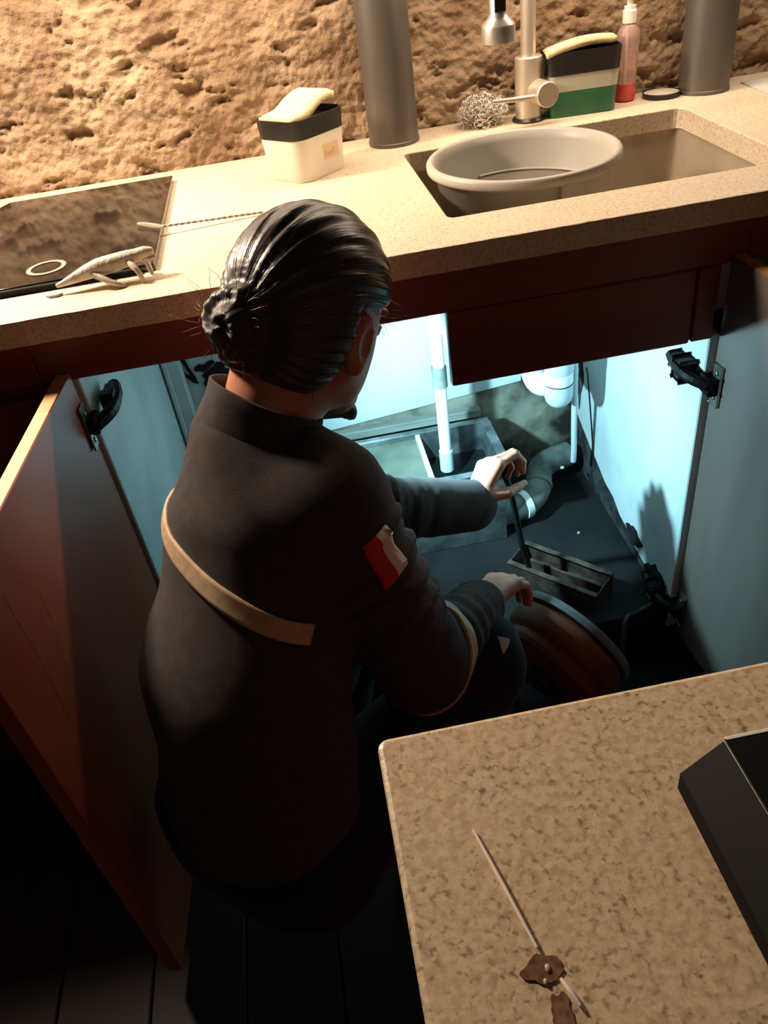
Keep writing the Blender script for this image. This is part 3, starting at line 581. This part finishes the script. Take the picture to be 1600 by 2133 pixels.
sm2 = prism('food_smear', blob(.0492, -1.4975, .0048, .0080, 30, .3, 6), .9002, .9006, 'smear_brown'); tag(sm2, 'elongated brown smear beside the short stick at the photo\'s bottom edge', 'smear')
mat('wet_drop', (190, 166, 138), 0.12)
for x, y, r, lab in ((.0485, -1.4793, .9, 'upper wet droplet on the brown smear'), (.0460, -1.4843, .7, 'lower wet droplet at the rim of the brown smear')):
    dpl = lathe('droplet', [(.0014 * r, .9003), (.0013 * r, .9013), (.0007 * r, .9016), (.0001, .9017)], 'wet_drop', None, 14, Matrix.Translation((x, y, 0)) @ Matrix.Diagonal((1, 1.5, 1, 1)), sharp=False); tag(dpl, lab, 'droplet', 'droplets on the smear')

# ------------------------------------------------------------------ drain machine, cable, scrap
dm = empty('drain_machine', (.36, -.70, 0), 'brown and grey round drain-cleaning drum on the floor at the worker\'s right knee', 'drain machine')
axd = Vector((.80, .50, .33)).normalized(); md = frame_z(axd); md.translation = Vector((.285, -.745, .165)); md = md @ Matrix.Scale(.74, 4)
lathe('drum', [(.05, -.005), (.125, 0), (.142, .010), (.146, .022), (.128, .030), (.128, .044), (.140, .050), (.148, .062), (.148, .098), (.140, .108), (.132, .112)], 'drum_brown', dm, 56, md)
lathe('rim', [(.133, .1125), (.150, .113), (.152, .122), (.149, .132), (.12, .136), (.03, .137)], 'drum_grey', dm, 56, md)
lathe('hub', [(.045, -.030), (.05, -.026), (.05, -.004)], 'black_plastic', dm, 30, md)
box('stand', (.25, -.79, .0), (.40, -.66, .05), 'black_matte', dm, bev=.006)
cb = tube('drain_cable', [(.300, -.470, .432), (.3005, -.462, .405), (.318, -.445, .335), (.330, -.440, .26), (.338, -.445, .20), (.349, -.447, .15), (.353, -.452, .112)], .0062, 'cable_black', None, 12, 6); tag(cb, 'black drain cable held in the worker\'s hand and led into the tray', 'cable')
ch = tube('floor_cable', [(.47, -.66, .07), (.49, -.62, .115), (.52, -.60, .108), (.56, -.585, .108)], .006, 'cable_black', None, 10, 5); tag(ch, 'dark cable trailing from the drum towards the right door', 'cable')

# ------------------------------------------------------------------ person (signed-distance modelling)
A3 = lambda *v: np.array(v, np.float32)
def surface_nets(f, lo, hi, h):
    lo = np.array(lo, np.float32); n = np.ceil((np.array(hi) - lo) / h).astype(int) + 1
    g = [lo[k] + h * np.arange(n[k], dtype=np.float32) for k in range(3)]
    D = np.empty(n, np.float32)
    for i0 in range(0, n[0], 16):
        X, Y, Z = np.meshgrid(g[0][i0:i0 + 16], g[1], g[2], indexing='ij'); D[i0:i0 + 16] = f(np.stack([X, Y, Z], -1))
    s = D < 0; c = tuple(m - 1 for m in n); acc = np.zeros((*c, 3), np.float32); cnt = np.zeros(c, np.float32)
    for ax in range(3):
        o1, o2 = [k for k in range(3) if k != ax]
        for a in (0, 1):
            for b in (0, 1):
                sl0 = [None] * 3; sl1 = [None] * 3
                sl0[ax] = slice(0, c[ax]); sl1[ax] = slice(1, c[ax] + 1)
                for o_, q in ((o1, a), (o2, b)): sl0[o_] = sl1[o_] = slice(q, q + c[o_])
                d0, d1 = D[tuple(sl0)], D[tuple(sl1)]; m = (d0 < 0) != (d1 < 0); t = np.where(m, d0 / np.where(m, d0 - d1, 1), 0)
                e = np.zeros(3, np.float32); e[o1] = a; e[o2] = b
                acc += m[..., None] * e; acc[..., ax] += t; cnt += m
    act = cnt > 0; idx = -np.ones(c, np.int64); idx[act] = np.arange(act.sum()); ii = np.argwhere(act)
    V = lo + h * (ii + acc[act] / cnt[act][:, None]); Q = []
    for ax in range(3):
        o1, o2 = (ax + 1) % 3, (ax + 2) % 3
        sl0 = [slice(None)] * 3; sl1 = [slice(None)] * 3; sl0[ax] = slice(0, -1); sl1[ax] = slice(1, None)
        a, b = s[tuple(sl0)], s[tuple(sl1)]; E = np.argwhere(a != b)
        E = E[(E[:, o1] > 0) & (E[:, o2] > 0) & (E[:, o1] < n[o1] - 1) & (E[:, o2] < n[o2] - 1)]
        if not len(E): continue
        u = np.zeros(3, int); v = np.zeros(3, int); u[o1] = 1; v[o2] = 1
        q = np.stack([idx[tuple((E - u - v).T)], idx[tuple((E - v).T)], idx[tuple(E.T)], idx[tuple((E - u).T)]], 1)
        fl = ~a[tuple(E.T)]; q[fl] = q[fl][:, ::-1]; Q.append(q)
    Q = np.concatenate(Q); return V, Q[(Q >= 0).all(1)]
def cap(p, a, b, ra, rb):
    a = np.asarray(a, np.float32); b = np.asarray(b, np.float32); ab = b - a; t = np.clip(((p - a) @ ab) / (ab @ ab), 0, 1)
    return np.linalg.norm(p - a - t[..., None] * ab, axis=-1) - (ra + (rb - ra) * t)
def ell(p, c, ax, r):
    q = (p - np.asarray(c, np.float32)) @ np.asarray(ax, np.float32).T / np.asarray(r, np.float32); k = np.linalg.norm(q, axis=-1)
    return (k - 1) * min(r) * (1 + .5 * (max(r) / min(r) - 1) * .3)
def smin(a, b, k):
    h = np.clip(.5 + .5 * (b - a) / k, 0, 1); return b + (a - b) * h - k * h * (1 - h)
def smax(a, b, k): return -smin(-a, -b, k)
def squash(p, c, n, s): c = np.asarray(c, np.float32); n = np.asarray(n, np.float32); return p + ((p - c) @ n)[..., None] * n * (1 / s - 1)
nrm = lambda v: np.asarray(v, np.float64) / np.linalg.norm(v)
# body layout
TF = A3(.77, .64, 0); TR = A3(.64, -.77, 0)
NECK = A3(-.072, -.812, .815); PEL = A3(-.175, -1.0, .36); SHR = A3(-.018, -.895, .742); SHL = A3(-.128, -.690, .700)
ELR = A3(.060, -.935, .476); WRR = A3(.166, -.792, .412); ELL = A3(.000, -.590, .482); WRL = A3(.222, -.520, .388)
HC = A3(.006, -.765, .915)
yw, pt = math.radians(43), math.radians(25)
HF = A3(math.sin(yw) * math.cos(pt), math.cos(yw) * math.cos(pt), -math.sin(pt)); HR = A3(math.cos(yw), -math.sin(yw), 0); HU = np.cross(HR, HF).astype(np.float32)
ro = math.radians(6); HR, HU = (math.cos(ro) * HR - math.sin(ro) * HU).astype(np.float32), (math.sin(ro) * HR + math.cos(ro) * HU).astype(np.float32)
HA = np.stack([HR, HF, HU]); hp_ = lambda r, f, u: (HC + r * HR + f * HF + u * HU).astype(np.float32)
def head(p):
    d = ell(p, hp_(0, -.005, .008), HA, (.074, .094, .086))
    d = smin(d, ell(p, hp_(0, .035, -.055), HA, (.058, .060, .062)), .03)
    d = smin(d, cap(p, hp_(-.045, .005, -.06), hp_(-.012, .072, -.108), .020, .016), .03); d = smin(d, cap(p, hp_(.045, .005, -.06), hp_(.012, .072, -.108), .020, .016), .03)
    d = smin(d, ell(p, hp_(0, .074, -.110), HA, (.020, .018, .016)), .02)
    d = smin(d, cap(p, hp_(0, .090, -.012), hp_(0, .108, -.048), .007, .010), .012); 
    for s in (-1, 1):
        d = smax(d, -ell(p, hp_(s * .032, .102, -.018), HA, (.015, .014, .009)), .008)
        d = smin(d, ell(p, hp_(s * .008, .100, -.052), HA, (.008, .010, .006)), .005)
        d = smin(d, cap(p, hp_(s * .016, .094, .004), hp_(s * .045, .082, .004), .006, .005), .010)
    d = smin(d, cap(p, hp_(-.018, .090, -.073), hp_(.018, .090, -.073), .005, .005), .006); d = smin(d, cap(p, hp_(-.015, .089, -.083), hp_(.015, .089, -.083), .0055, .0055), .005)
    d = smax(d, -cap(p, hp_(-.022, .099, -.078), hp_(.022, .099, -.078), .002, .002), .003)
    for s in (-1, 1):                              # ears
        ea = np.stack([nrm(HR * s + .25 * HF * -1), nrm(HF + .25 * s * HR), HU]); c = hp_(s * .079, -.006, -.022)
        e = ell(p, c, ea, (.009, .018, .032)); e = smax(e, -ell(p, c + .010 * s * HR + .004 * HF, ea, (.008, .011, .020)), .004)
        e = smin(e, ell(p, hp_(s * .076, .000, -.050), ea, (.006, .009, .010)), .008); d = smin(d, e, .005)
    nk = cap(p, hp_(0, -.035, -.045), NECK + A3(.0, .0, -.02), .052, .058); return smin(d, nk, .035)
def hair(p):
    q = (p - HC) @ HA.T; r, f, u = q[..., 0], q[..., 1], q[..., 2]
    an = np.arctan2(r, u + .03); rad = np.sqrt(r * r + (u + .03) ** 2)
    gr = np.clip(rad / .05, 0, 1) * (.0009 * np.sin(34 * an + 6 * np.sin(8 * f + 3)) + .0007 * np.sin(61 * an + 5 * vnoise(q * 20)) + .0016 * (vnoise(np.stack([an * 9, f * 8, rad * 6], -1)) - .5))
    d = ell(p, hp_(0, -.008, .010), HA, (.086, .105, .099)); d = smin(d, ell(p, hp_(0, -.055, -.050), HA, (.064, .050, .052)), .04) + gr
    cut = np.maximum(f - .052 - .25 * np.maximum(u, 0), -1); cut2 = np.maximum(f + .012 + .9 * np.minimum(u + .010, 0), -(u - .022)); face = np.where(u > .022, cut, np.maximum(cut, 0 * cut - 1))
    d = smax(d, f - .045 - .55 * np.clip(u - .02, 0, .1), .006)                       # hairline at the forehead
    side = np.minimum(-(f + .018), 0 * f + 1); m = np.minimum(.015 - u, f + .020)       # around the ears and cheeks
    d = smax(d, m, .006); d = smax(d, -(u + .088 + .25 * (f + .05)), .008)              # nape
    # bun, a coil of thick strands
    bc = hp_(-.002, -.116, -.024); b = ell(p, bc, HA, (.037, .028, .036)); qb = (p - bc) @ HA.T; ab = np.arctan2(qb[..., 2], qb[..., 0]); rb = np.sqrt(qb[..., 0] ** 2 + qb[..., 2] ** 2)
    b = b + .0026 * np.sin(2 * ab + 210 * rb) + .0010 * np.sin(13 * ab - 160 * rb) + .002 * (vnoise(p * 60) - .5)
    return smin(d, b, .010)
def torso(p, grow=0.0):
    q = squash(p, (NECK + PEL) / 2, TF, .78)
    sq = lambda x: squash(np.asarray(x, np.float32)[None], (NECK + PEL) / 2, TF, .78)[0]
    ch = NECK * .70 + PEL * .30 - .020 * TF; wa = NECK * .35 + PEL * .65 - .030 * TF
    d = cap(q, sq(ch), sq(wa), .110 + grow, .130 + grow); d = smin(d, cap(q, sq(wa), sq(PEL), .130 + grow, .145 + grow), .05)
    d = d * .8
    d = smin(d, cap(p, NECK - .02 * TF - A3(0, 0, .035), SHR, .052 + grow, .054 + grow), .06); d = smin(d, cap(p, NECK - .02 * TF - A3(0, 0, .035), SHL, .052 + grow, .054 + grow), .06)
    return d
def jacket(p):
    d = torso(p, 0.006); d = np.maximum(d, .30 - p[..., 2])
    aR = smin(cap(p, SHR, ELR, .066, .062), cap(p, ELR, WRR, .060, .045), .025); aL = smin(cap(p, SHL, ELL, .066, .060), cap(p, ELL, WRL, .060, .050), .025)
    eR = np.linalg.norm(p - ELR, axis=-1); 
    def folds(a, b, amp, k, ph, lo, hi):
        ab = b - a; L = np.linalg.norm(ab); u = ab / L; t = ((p - a) @ u) / L; side = (p - a) @ A3(*np.cross(u, TF)); w = np.exp(-((t - (lo + hi) / 2) / (hi - lo)) ** 2 * 4)
        x_ = k * t + 30 * side + ph + 4 * vnoise(p * 11); return amp * w * (1.4 * np.abs(np.sin(.5 * x_)) - .7 + .35 * np.sin(2.3 * x_ + 1))
    aR = aR + folds(SHR, ELR, .0085, 46, 0, .10, .80) + folds(ELR, WRR, .0030, 38, 1, .1, .8); aL = aL + folds(SHL, ELL, .005, 34, 2, .3, 1.1) + folds(ELL, WRL, .0045, 34, 1, .0, .6)
    d = smin(d, aR, .035); d = smin(d, aL, .035)
    d = d + .010 * (fbm(p * A3(9, 9, 6) + 4, 2) - .5) + .0025 * np.sin(55 * (p[..., 2] + .6 * p[..., 0]) + 9 * vnoise(p * 7)) * np.clip((vnoise(p * 6 + 9) - .45) * 3, 0, 1)
    return d
HPR = PEL + .085 * TR + A3(0, 0, -.05); HPL = PEL - .085 * TR + A3(0, 0, -.05)
KNR = A3(.150, -.862, .375); KNL = A3(.02, -.660, .400); ANR = A3(.040, -.935, .075); ANL = A3(-.125, -.775, .075)
def trousers(p):
    d = ell(p, PEL + A3(0, 0, -.03), np.stack([TR, TF, A3(0, 0, 1)]), (.165, .125, .105))
    for h, k, a in ((HPR, KNR, ANR), (HPL, KNL, ANL)):
        d = smin(d, cap(p, h, k, .088, .064), .05); d = smin(d, cap(p, k, a, .062, .046), .03)
    return d + .006 * np.sin(60 * p[..., 2] + 8 * vnoise(p * 9)) * .5
def shoes(p):
    d = None
    for a in (ANR, ANL):
        heel = A3(a[0], a[1], .035) - .035 * TF; toe = A3(a[0], a[1], .030) + .150 * TF
        e = cap(p, heel, toe, .040, .032); e = smin(e, cap(p, A3(a[0], a[1], .05), a, .042, .040), .03); e = smax(e, .004 - p[..., 2], .004); d = e if d is None else np.minimum(d, e)
    return d
def hand(W, a, n, th, curls, thumb, sc=1.0):
    """W wrist, a along the hand, n back-of-hand normal, th: +-1 side of the thumb"""
    a = nrm(a); n = nrm(np.asarray(n) - np.dot(n, a) * a); s = np.cross(a, n) * th; W = np.asarray(W, np.float64); segs = []
    mets = []
    for i, (off, ml_, lens) in enumerate(((.027, .086, (.042, .025, .020)), (.009, .090, (.046, .029, .021)), (-.009, .086, (.043, .027, .020)), (-.026, .078, (.034, .021, .018)))):
        base = W + s * off * .55 * sc + a * .012; kn = W + a * ml_ * sc + s * off * sc; mets.append((base, kn)); p0 = kn; ang = 0; ch = []
        spread = nrm(a + s * off * 1.2)
        for j, L in enumerate(lens):
            ang += math.radians(curls[i][j]); d = spread * math.cos(ang) - n * math.sin(ang); p1 = p0 + d * L * sc; ch.append((p0, p1, (.0092, .0082, .0074)[j] * sc * (.88 if i == 3 else 1), (.0084, .0075, .0064)[j] * sc * (.88 if i == 3 else 1))); p0 = p1
        segs.append(ch)
    tb0 = W + a * .022 * sc + s * .022 * sc - n * .006; d1 = nrm(a * thumb[0] + s * thumb[1] - n * thumb[2]); t1 = tb0 + d1 * .042 * sc; d2 = nrm(a * thumb[3] + s * thumb[4] - n * thumb[5]); t2 = t1 + d2 * .030 * sc; d3 = nrm(d2 + a * .25 - n * .15); t3 = t2 + d3 * .024 * sc
    def f(p):
        d = None
        for b, k in mets:
            e = cap(p, b, k, .0145 * sc, .0115 * sc); d = e if d is None else smin(d, e, .012)
        d = smin(d, cap(p, W - a * .015, W + a * .01, .027 * sc, .025 * sc), .02)
        d = smin(d, cap(p, tb0, t1, .0145 * sc, .0105 * sc), .010); d = smin(d, cap(p, t1, t2, .0102 * sc, .0092 * sc), .003); d = smin(d, cap(p, t2, t3, .0090 * sc, .0072 * sc), .003)
        for ch in segs:
            e = None
            for p0, p1, ra, rb in ch: q = cap(p, p0, p1, ra, rb); e = q if e is None else smin(e, q, .003)
            e = smin(e, cap(p, ch[0][0], ch[0][0] + (ch[0][1] - ch[0][0]) * .01, .0105 * sc, .0105 * sc), .004); d = smin(d, e, .003)
        return d
    return f, W
hl, _ = hand(WRL + A3(.006, .002, .002), (.040, .036, .046), (-.55, .05, .75), 1, ((35, 70, 45), (42, 74, 48), (48, 76, 48), (50, 72, 45)), (.55, .35, .75, .6, -.3, .75), .92)
hr, _ = hand(WRR + A3(.010, .012, -.004), (.080, .085, -.030), (-.05, .30, .95), -1, ((22, 38, 28), (24, 40, 30), (26, 42, 30), (28, 42, 30)), (.75, .65, .30, .9, .3, .4), .92)
def core(p):
    d = torso(p, -.012)
    for a, b, c in ((SHR, ELR, WRR), (SHL, ELL, WRL)): d = smin(d, smin(cap(p, a, b, .046, .038), cap(p, b, c, .037, .026), .02), .03)
    for h, k, a in ((HPR, KNR, ANR), (HPL, KNL, ANL)): d = smin(d, smin(cap(p, h, k, .075, .050), cap(p, k, a, .048, .034), .02), .04)
    return d
parts = []
for f_, lo_, hi_, h_ in ((head, HC - .17, HC + .16, .0036), (core, (-.40, -1.22, .03), (.30, -.42, .86), .010), (hl, WRL - A3(.07, .07, .07), WRL + A3(.15, .14, .13), .0026), (hr, WRR - A3(.09, .09, .10), WRR + A3(.15, .17, .08), .0026)):
    parts.append(surface_nets(f_, lo_, hi_, h_))
off = 0; VV = []; FF = []
for v, q in parts: VV.append(v); FF.append(q + off); off += len(v)
person = link('person', big_mesh('person', np.concatenate(VV), np.concatenate(FF)), 'skin')
tag(person, 'worker in dark uniform crouching before the open sink cabinet, reaching inside', 'person')
def sdf_obj(name, f, lo, hi, h, m, **kw):
    v, q = surface_nets(f, lo, hi, h); return link(name, big_mesh(name, v, q), m, person, **kw)
jk = sdf_obj('jacket', jacket, (-.42, -1.24, .285), (.30, -.42, .93), .0052, 'jacket', label='dark navy long-sleeved uniform jacket with standing collar')
sdf_obj('trousers', trousers, (-.40, -1.24, .03), (.30, -.54, .50), .009, 'trousers', label='dark uniform trousers')
sdf_obj('shoes', shoes, (-.25, -1.05, -.004), (.25, -.60, .13), .006, 'shoe', label='dark shoes')
# hair in head space so its strand shading follows the pull towards the bun
m = bpy.data.materials.new('hair'); m.use_nodes = True; nt = m.node_tree; b = nt.nodes['Principled BSDF']; MATS['hair'] = m
b.inputs['Base Color'].default_value = lin((40, 30, 25)); b.inputs['Roughness'].default_value = 0.36; b.inputs['Specular IOR Level'].default_value = 0.6
tc = nt.nodes.new('ShaderNodeTexCoord'); mp = nt.nodes.new('ShaderNodeMapping'); mp.inputs['Location'].default_value = (0, .03, 0); gd = nt.nodes.new('ShaderNodeTexGradient'); gd.gradient_type = 'RADIAL'
nt.links.new(tc.outputs['Object'], mp.inputs[0]); nt.links.new(mp.outputs[0], gd.inputs[0]); cx = nt.nodes.new('ShaderNodeCombineXYZ'); nt.links.new(gd.outputs['Fac'], cx.inputs[0])
sx = nt.nodes.new('ShaderNodeSeparateXYZ'); nt.links.new(tc.outputs['Object'], sx.inputs[0]); ml_ = nt.nodes.new('ShaderNodeMath'); ml_.operation = 'MULTIPLY'; ml_.inputs[1].default_value = .06; nt.links.new(sx.outputs[2], ml_.inputs[0]); nt.links.new(ml_.outputs[0], cx.inputs[1])
nz = nt.nodes.new('ShaderNodeTexNoise'); nz.inputs['Scale'].default_value = 190; nz.inputs['Detail'].default_value = 3; nt.links.new(cx.outputs[0], nz.inputs['Vector'])
bp = nt.nodes.new('ShaderNodeBump'); bp.inputs['Strength'].default_value = .7; bp.inputs['Distance'].default_value = .002; nt.links.new(nz.outputs['Fac'], bp.inputs['Height']); nt.links.new(bp.outputs[0], b.inputs['Normal'])
rp = nt.nodes.new('ShaderNodeValToRGB'); rp.color_ramp.elements[0].color = lin((24, 19, 17)); rp.color_ramp.elements[1].color = lin((66, 50, 40)); rp.color_ramp.elements[0].position = .35; rp.color_ramp.elements[1].position = .7; nt.links.new(nz.outputs['Fac'], rp.inputs[0]); nt.links.new(rp.outputs[0], b.inputs['Base Color'])
v, q = surface_nets(hair, HC - .19, HC + .16, .0030)
HM = Matrix((HR.tolist(), HU.tolist(), (-HF).tolist())).transposed().to_4x4(); HM.translation = Vector(HC.tolist())     # local: x right, y up, z back
v = (v - HC) @ np.stack([HR, HU, -HF]).T
ho = link('hair', big_mesh('hair', v, q), 'hair', None, label='dark hair pulled back into a low bun'); ho.parent = person; ho.matrix_world = HM; ho.matrix_parent_inverse = Matrix.Identity(4)
bm = bmesh.new(); rg = np.random.default_rng(3)
for k in range(70):                               # stray strands round bun, temples and nape
    if k < 34: a = rg.uniform(0, 6.28); p0 = Vector((.036 * math.cos(a) - .004, .036 * math.sin(a) - .022, .128)); d = Vector((math.cos(a), math.sin(a), rg.uniform(-.3, .6)))
    elif k < 52: p0 = Vector((.080, rg.uniform(-.01, .03), rg.uniform(-.04, 0))); d = Vector((.5, rg.uniform(-.8, .3), rg.uniform(-.8, .2)))
    else: a = rg.uniform(-1, 1); p0 = Vector((.06 * a, -.078, .045)); d = Vector((.3 * a, -1, .2))
    L = rg.uniform(.012, .030); c = Vector(rg.normal(size=3) * .3); d.normalize()
    add_tube(bm, [p0, p0 + d * L * .5 + c * L * .2, p0 + d * L + c * L * .8], lambda t: .00035 * (1 - .6 * t), 3, 3)
st = link('loose_strands', bm_mesh('loose_strands', bm), 'hair', ho); st.matrix_parent_inverse = Matrix.Identity(4); st['kind'] = 'stuff'
for s in (-1, 1):
    c = hp_(s * .032, .084, -.018); lathe('eye', [(.0001, -.0105), (.006, -.0086), (.0105, 0), (.006, .0086), (.0001, .0105)], 'eye_white', person, 20, Matrix.Translation(Vector(c.tolist())), cap=False, sharp=False)
# standing collar round the neck
NB = NECK + A3(0, 0, -.02); nd = hp_(0, -.035, -.045) - NB; nd = nd / np.linalg.norm(nd); mcol = frame_z(nd.tolist()); mcol.translation = Vector((NB - .012 * TF).tolist())
bm = bmesh.new(); n = 64; prof = [(.080, -.055), (.079, -.005), (.072, .026), (.068, .046), (.0675, .060), (.0655, .062), (.0635, .060), (.064, .044), (.067, .024), (.070, -.050)]
fl = mcol.to_3x3().inverted() @ Vector((TF * .75 + HF * .25).tolist()); a0 = math.atan2(fl.y, fl.x); rows = []
for k in range(n + 1):
    a = a0 + .10 + (2 * math.pi - .20) * k / n; drop = .5 * (1 + math.cos(a - a0)); rows.append([bm.verts.new(mcol @ Vector((r * math.cos(a) * (1 + .04 * math.sin(5 * a)), r * math.sin(a), z * (1 - .35 * drop) - .012 * drop))) for r, z in prof])
for a, b_ in zip(rows, rows[1:]):
    for k in range(len(prof)): bm.faces.new((a[k], a[(k + 1) % len(prof)], b_[(k + 1) % len(prof)], b_[k]))
bm.faces.new(rows[0]); bm.faces.new(rows[-1][::-1])
link('collar', bm_mesh('collar', bm), 'jacket', jk, label='standing collar open at the throat')
# things sewn on the jacket: project small grids onto its surface
def project(P, f, lift):
    P = np.array(P, np.float32)
    for _ in range(12):
        e = .004; d = f(P); G = np.stack([f(P + A3(e, 0, 0)) - f(P - A3(e, 0, 0)), f(P + A3(0, e, 0)) - f(P - A3(0, e, 0)), f(P + A3(0, 0, e)) - f(P - A3(0, 0, e))], -1); G /= np.linalg.norm(G, axis=-1, keepdims=True) + 1e-9
        P = P - .8 * (d - lift)[..., None] * G
    return P, G
def strip(name, P, m, label, th=.0018, midx=None, PG=None):
    P1, G = PG if PG is not None else project(P, jacket, .0032); ni, nj = P1.shape[:2]; bm = bmesh.new(); top = [[bm.verts.new(P1[i, j]) for j in range(nj)] for i in range(ni)]; bot = [[bm.verts.new(P1[i, j] - G[i, j] * (th + .003)) for j in range(nj)] for i in range(ni)]
    def fc(a, b, c, d, k=0): f = bm.faces.new((a, b, c, d)); f.material_index = k
    for i in range(ni - 1):
        for j in range(nj - 1):
            k = midx(j) if midx else 0; fc(top[i][j], top[i][j + 1], top[i + 1][j + 1], top[i + 1][j], k); fc(bot[i][j], bot[i + 1][j], bot[i + 1][j + 1], bot[i][j + 1], k)
    for i in range(ni - 1): fc(top[i][0], top[i + 1][0], bot[i + 1][0], bot[i][0], midx(0) if midx else 0); fc(top[i][-1], bot[i][-1], bot[i + 1][-1], top[i + 1][-1], midx(nj - 2) if midx else 0)
    for j in range(nj - 1): k = midx(j) if midx else 0; fc(top[0][j], bot[0][j], bot[0][j + 1], top[0][j + 1], k); fc(top[-1][j], top[-1][j + 1], bot[-1][j + 1], bot[-1][j], k)
    return link(name, bm_mesh(name, bm), m, jk, label=label)
def ribbon(path, wid, across, n=40, k=6):
    C = smooth_path(path, 10); C = [C[int(round(t * (len(C) - 1)))] for t in np.linspace(0, 1, n)]; out = []
    for i, c in enumerate(C):
        t = (C[min(i + 1, n - 1)] - C[max(i - 1, 0)]).normalized(); nn = Vector(across(c)); s = t.cross(nn).normalized(); w = wid(i / (n - 1)); out.append([list(c + s * w * (2 * j / k - 1) / 2) for j in range(k + 1)])
    return np.array(out)
strip('reflective_stripe', ribbon([(-.205, -.800, .735), (-.190, -.865, .725), (-.165, -.930, .705), (-.130, -.985, .685), (-.095, -1.005, .662), (-.068, -1.005, .645)], lambda t: .024, lambda c: (c.x + .10, c.y + .86, .15)), 'reflective', 'beige reflective stripe across the back')
axb = nrm(nrm(ELR - SHR) * .75 + nrm(WRR - ELR)); cb_ = ELR + .35 * (WRR - ELR) * .5; u_ = nrm(np.cross(axb, [0, 0, 1])); v_ = np.cross(axb, u_)
def ring_points():                                # where a plane across the elbow meets the sleeve
    A = np.linspace(0, 2 * math.pi, 73)[:, None, None]; O = (cb_ + axb * (np.linspace(-.5, .5, 6) * .024)[:, None])[None]; Dr = (np.cos(A) * u_ + np.sin(A) * v_); Dr = np.repeat(Dr, 6, 1)
    rs = np.linspace(.030, .092, 32); v = np.stack([jacket((O + Dr * r).astype(np.float32)) for r in rs]); k = np.argmax(v > 0, 0); k[(v > 0).sum(0) == 0] = 31
    k = np.clip(k, 1, 31); v0 = np.take_along_axis(v, (k - 1)[None], 0)[0]; v1 = np.take_along_axis(v, k[None], 0)[0]; r = rs[k - 1] + (rs[1] - rs[0]) * np.clip(-v0 / (v1 - v0 + 1e-9), 0, 1)
    for _ in range(3): r = (np.roll(r[:-1], 1, 0) + 2 * r[:-1] + np.roll(r[:-1], -1, 0)) / 4; r = np.concatenate([r, r[:1]])
    return O + Dr * (r + .0035)[..., None], Dr
strip('sleeve_band', None, 'reflective', 'beige reflective band round the right sleeve near the elbow', PG=ring_points())
pc = A3(.036, -.950, .690); pa_ = nrm(ELR - SHR); pn = nrm([.10, -.80, .55]); pn = nrm(pn - np.dot(pn, pa_) * pa_); pb = np.cross(pa_, pn)
if pb[0] < 0: pb = -pb
gridp = np.array([[pc + pa_ * (.068 * (i / 10 - .5)) + pb * (.046 * (j / 8 - .5)) + pn * .02 for j in range(9)] for i in range(11)])
strip('flag_patch', gridp, ['flag_red', 'flag_white'], 'red and white flag patch on the right sleeve', midx=lambda j: 0 if j < 4 else 1)

T_ = np.array([[(A3(.161, -.862, .367) * (1 - u) + (A3(.170, -.86, .404) * (1 - v) + A3(.187, -.86, .396) * v) * u + A3(0, -.02, .03)) for v in np.linspace(0, 1, 5)] for u in np.linspace(.06, 1, 7)])
T_, G_ = project(T_, trousers, .004); bm = bmesh.new(); gv = [[bm.verts.new(T_[i, j]) for j in range(5)] for i in range(7)]
for i in range(6):
    for j in range(4): bm.faces.new((gv[i][j], gv[i][j + 1], gv[i + 1][j + 1], gv[i + 1][j]))
bmesh.ops.solidify(bm, geom=list(bm.faces), thickness=.0008)
tag(link('paper_scrap', bm_mesh('paper_scrap', bm), 'paper'), 'small white triangular scrap on the worker\'s right knee', 'paper')
# ------------------------------------------------------------------ torch hanging from the worktop, hidden behind the worker's head
tq = empty('torch', TORCH, 'small bright torch hanging inside the cabinet behind the worker\'s chin', 'torch')
mx = frame_z(TAIM - TORCH); mx.translation = TORCH; back = mx @ Vector((0, 0, -.060))
lathe('barrel', [(.008, -.065), (.0095, -.064), (.0095, -.020), (.0125, -.012), (.0135, -.001)], 'torch_body', tq, 24, mx)
lathe('bezel', [(.0138, -.006), (.0148, -.005), (.0148, .002), (.0125, .002)], 'torch_body', tq, 24, mx, cap=False)
lathe('lens', [(.0124, -.0008), (.0124, .0004)], 'torch_lens', tq, 24, mx)
tube('cord', [back, back + Vector((.002, .004, .05)), (back.x + .01, back.y + .01, .80), (back.x + .01, back.y + .01, .866)], .0015, 'cable_black', tq, 8, 5)
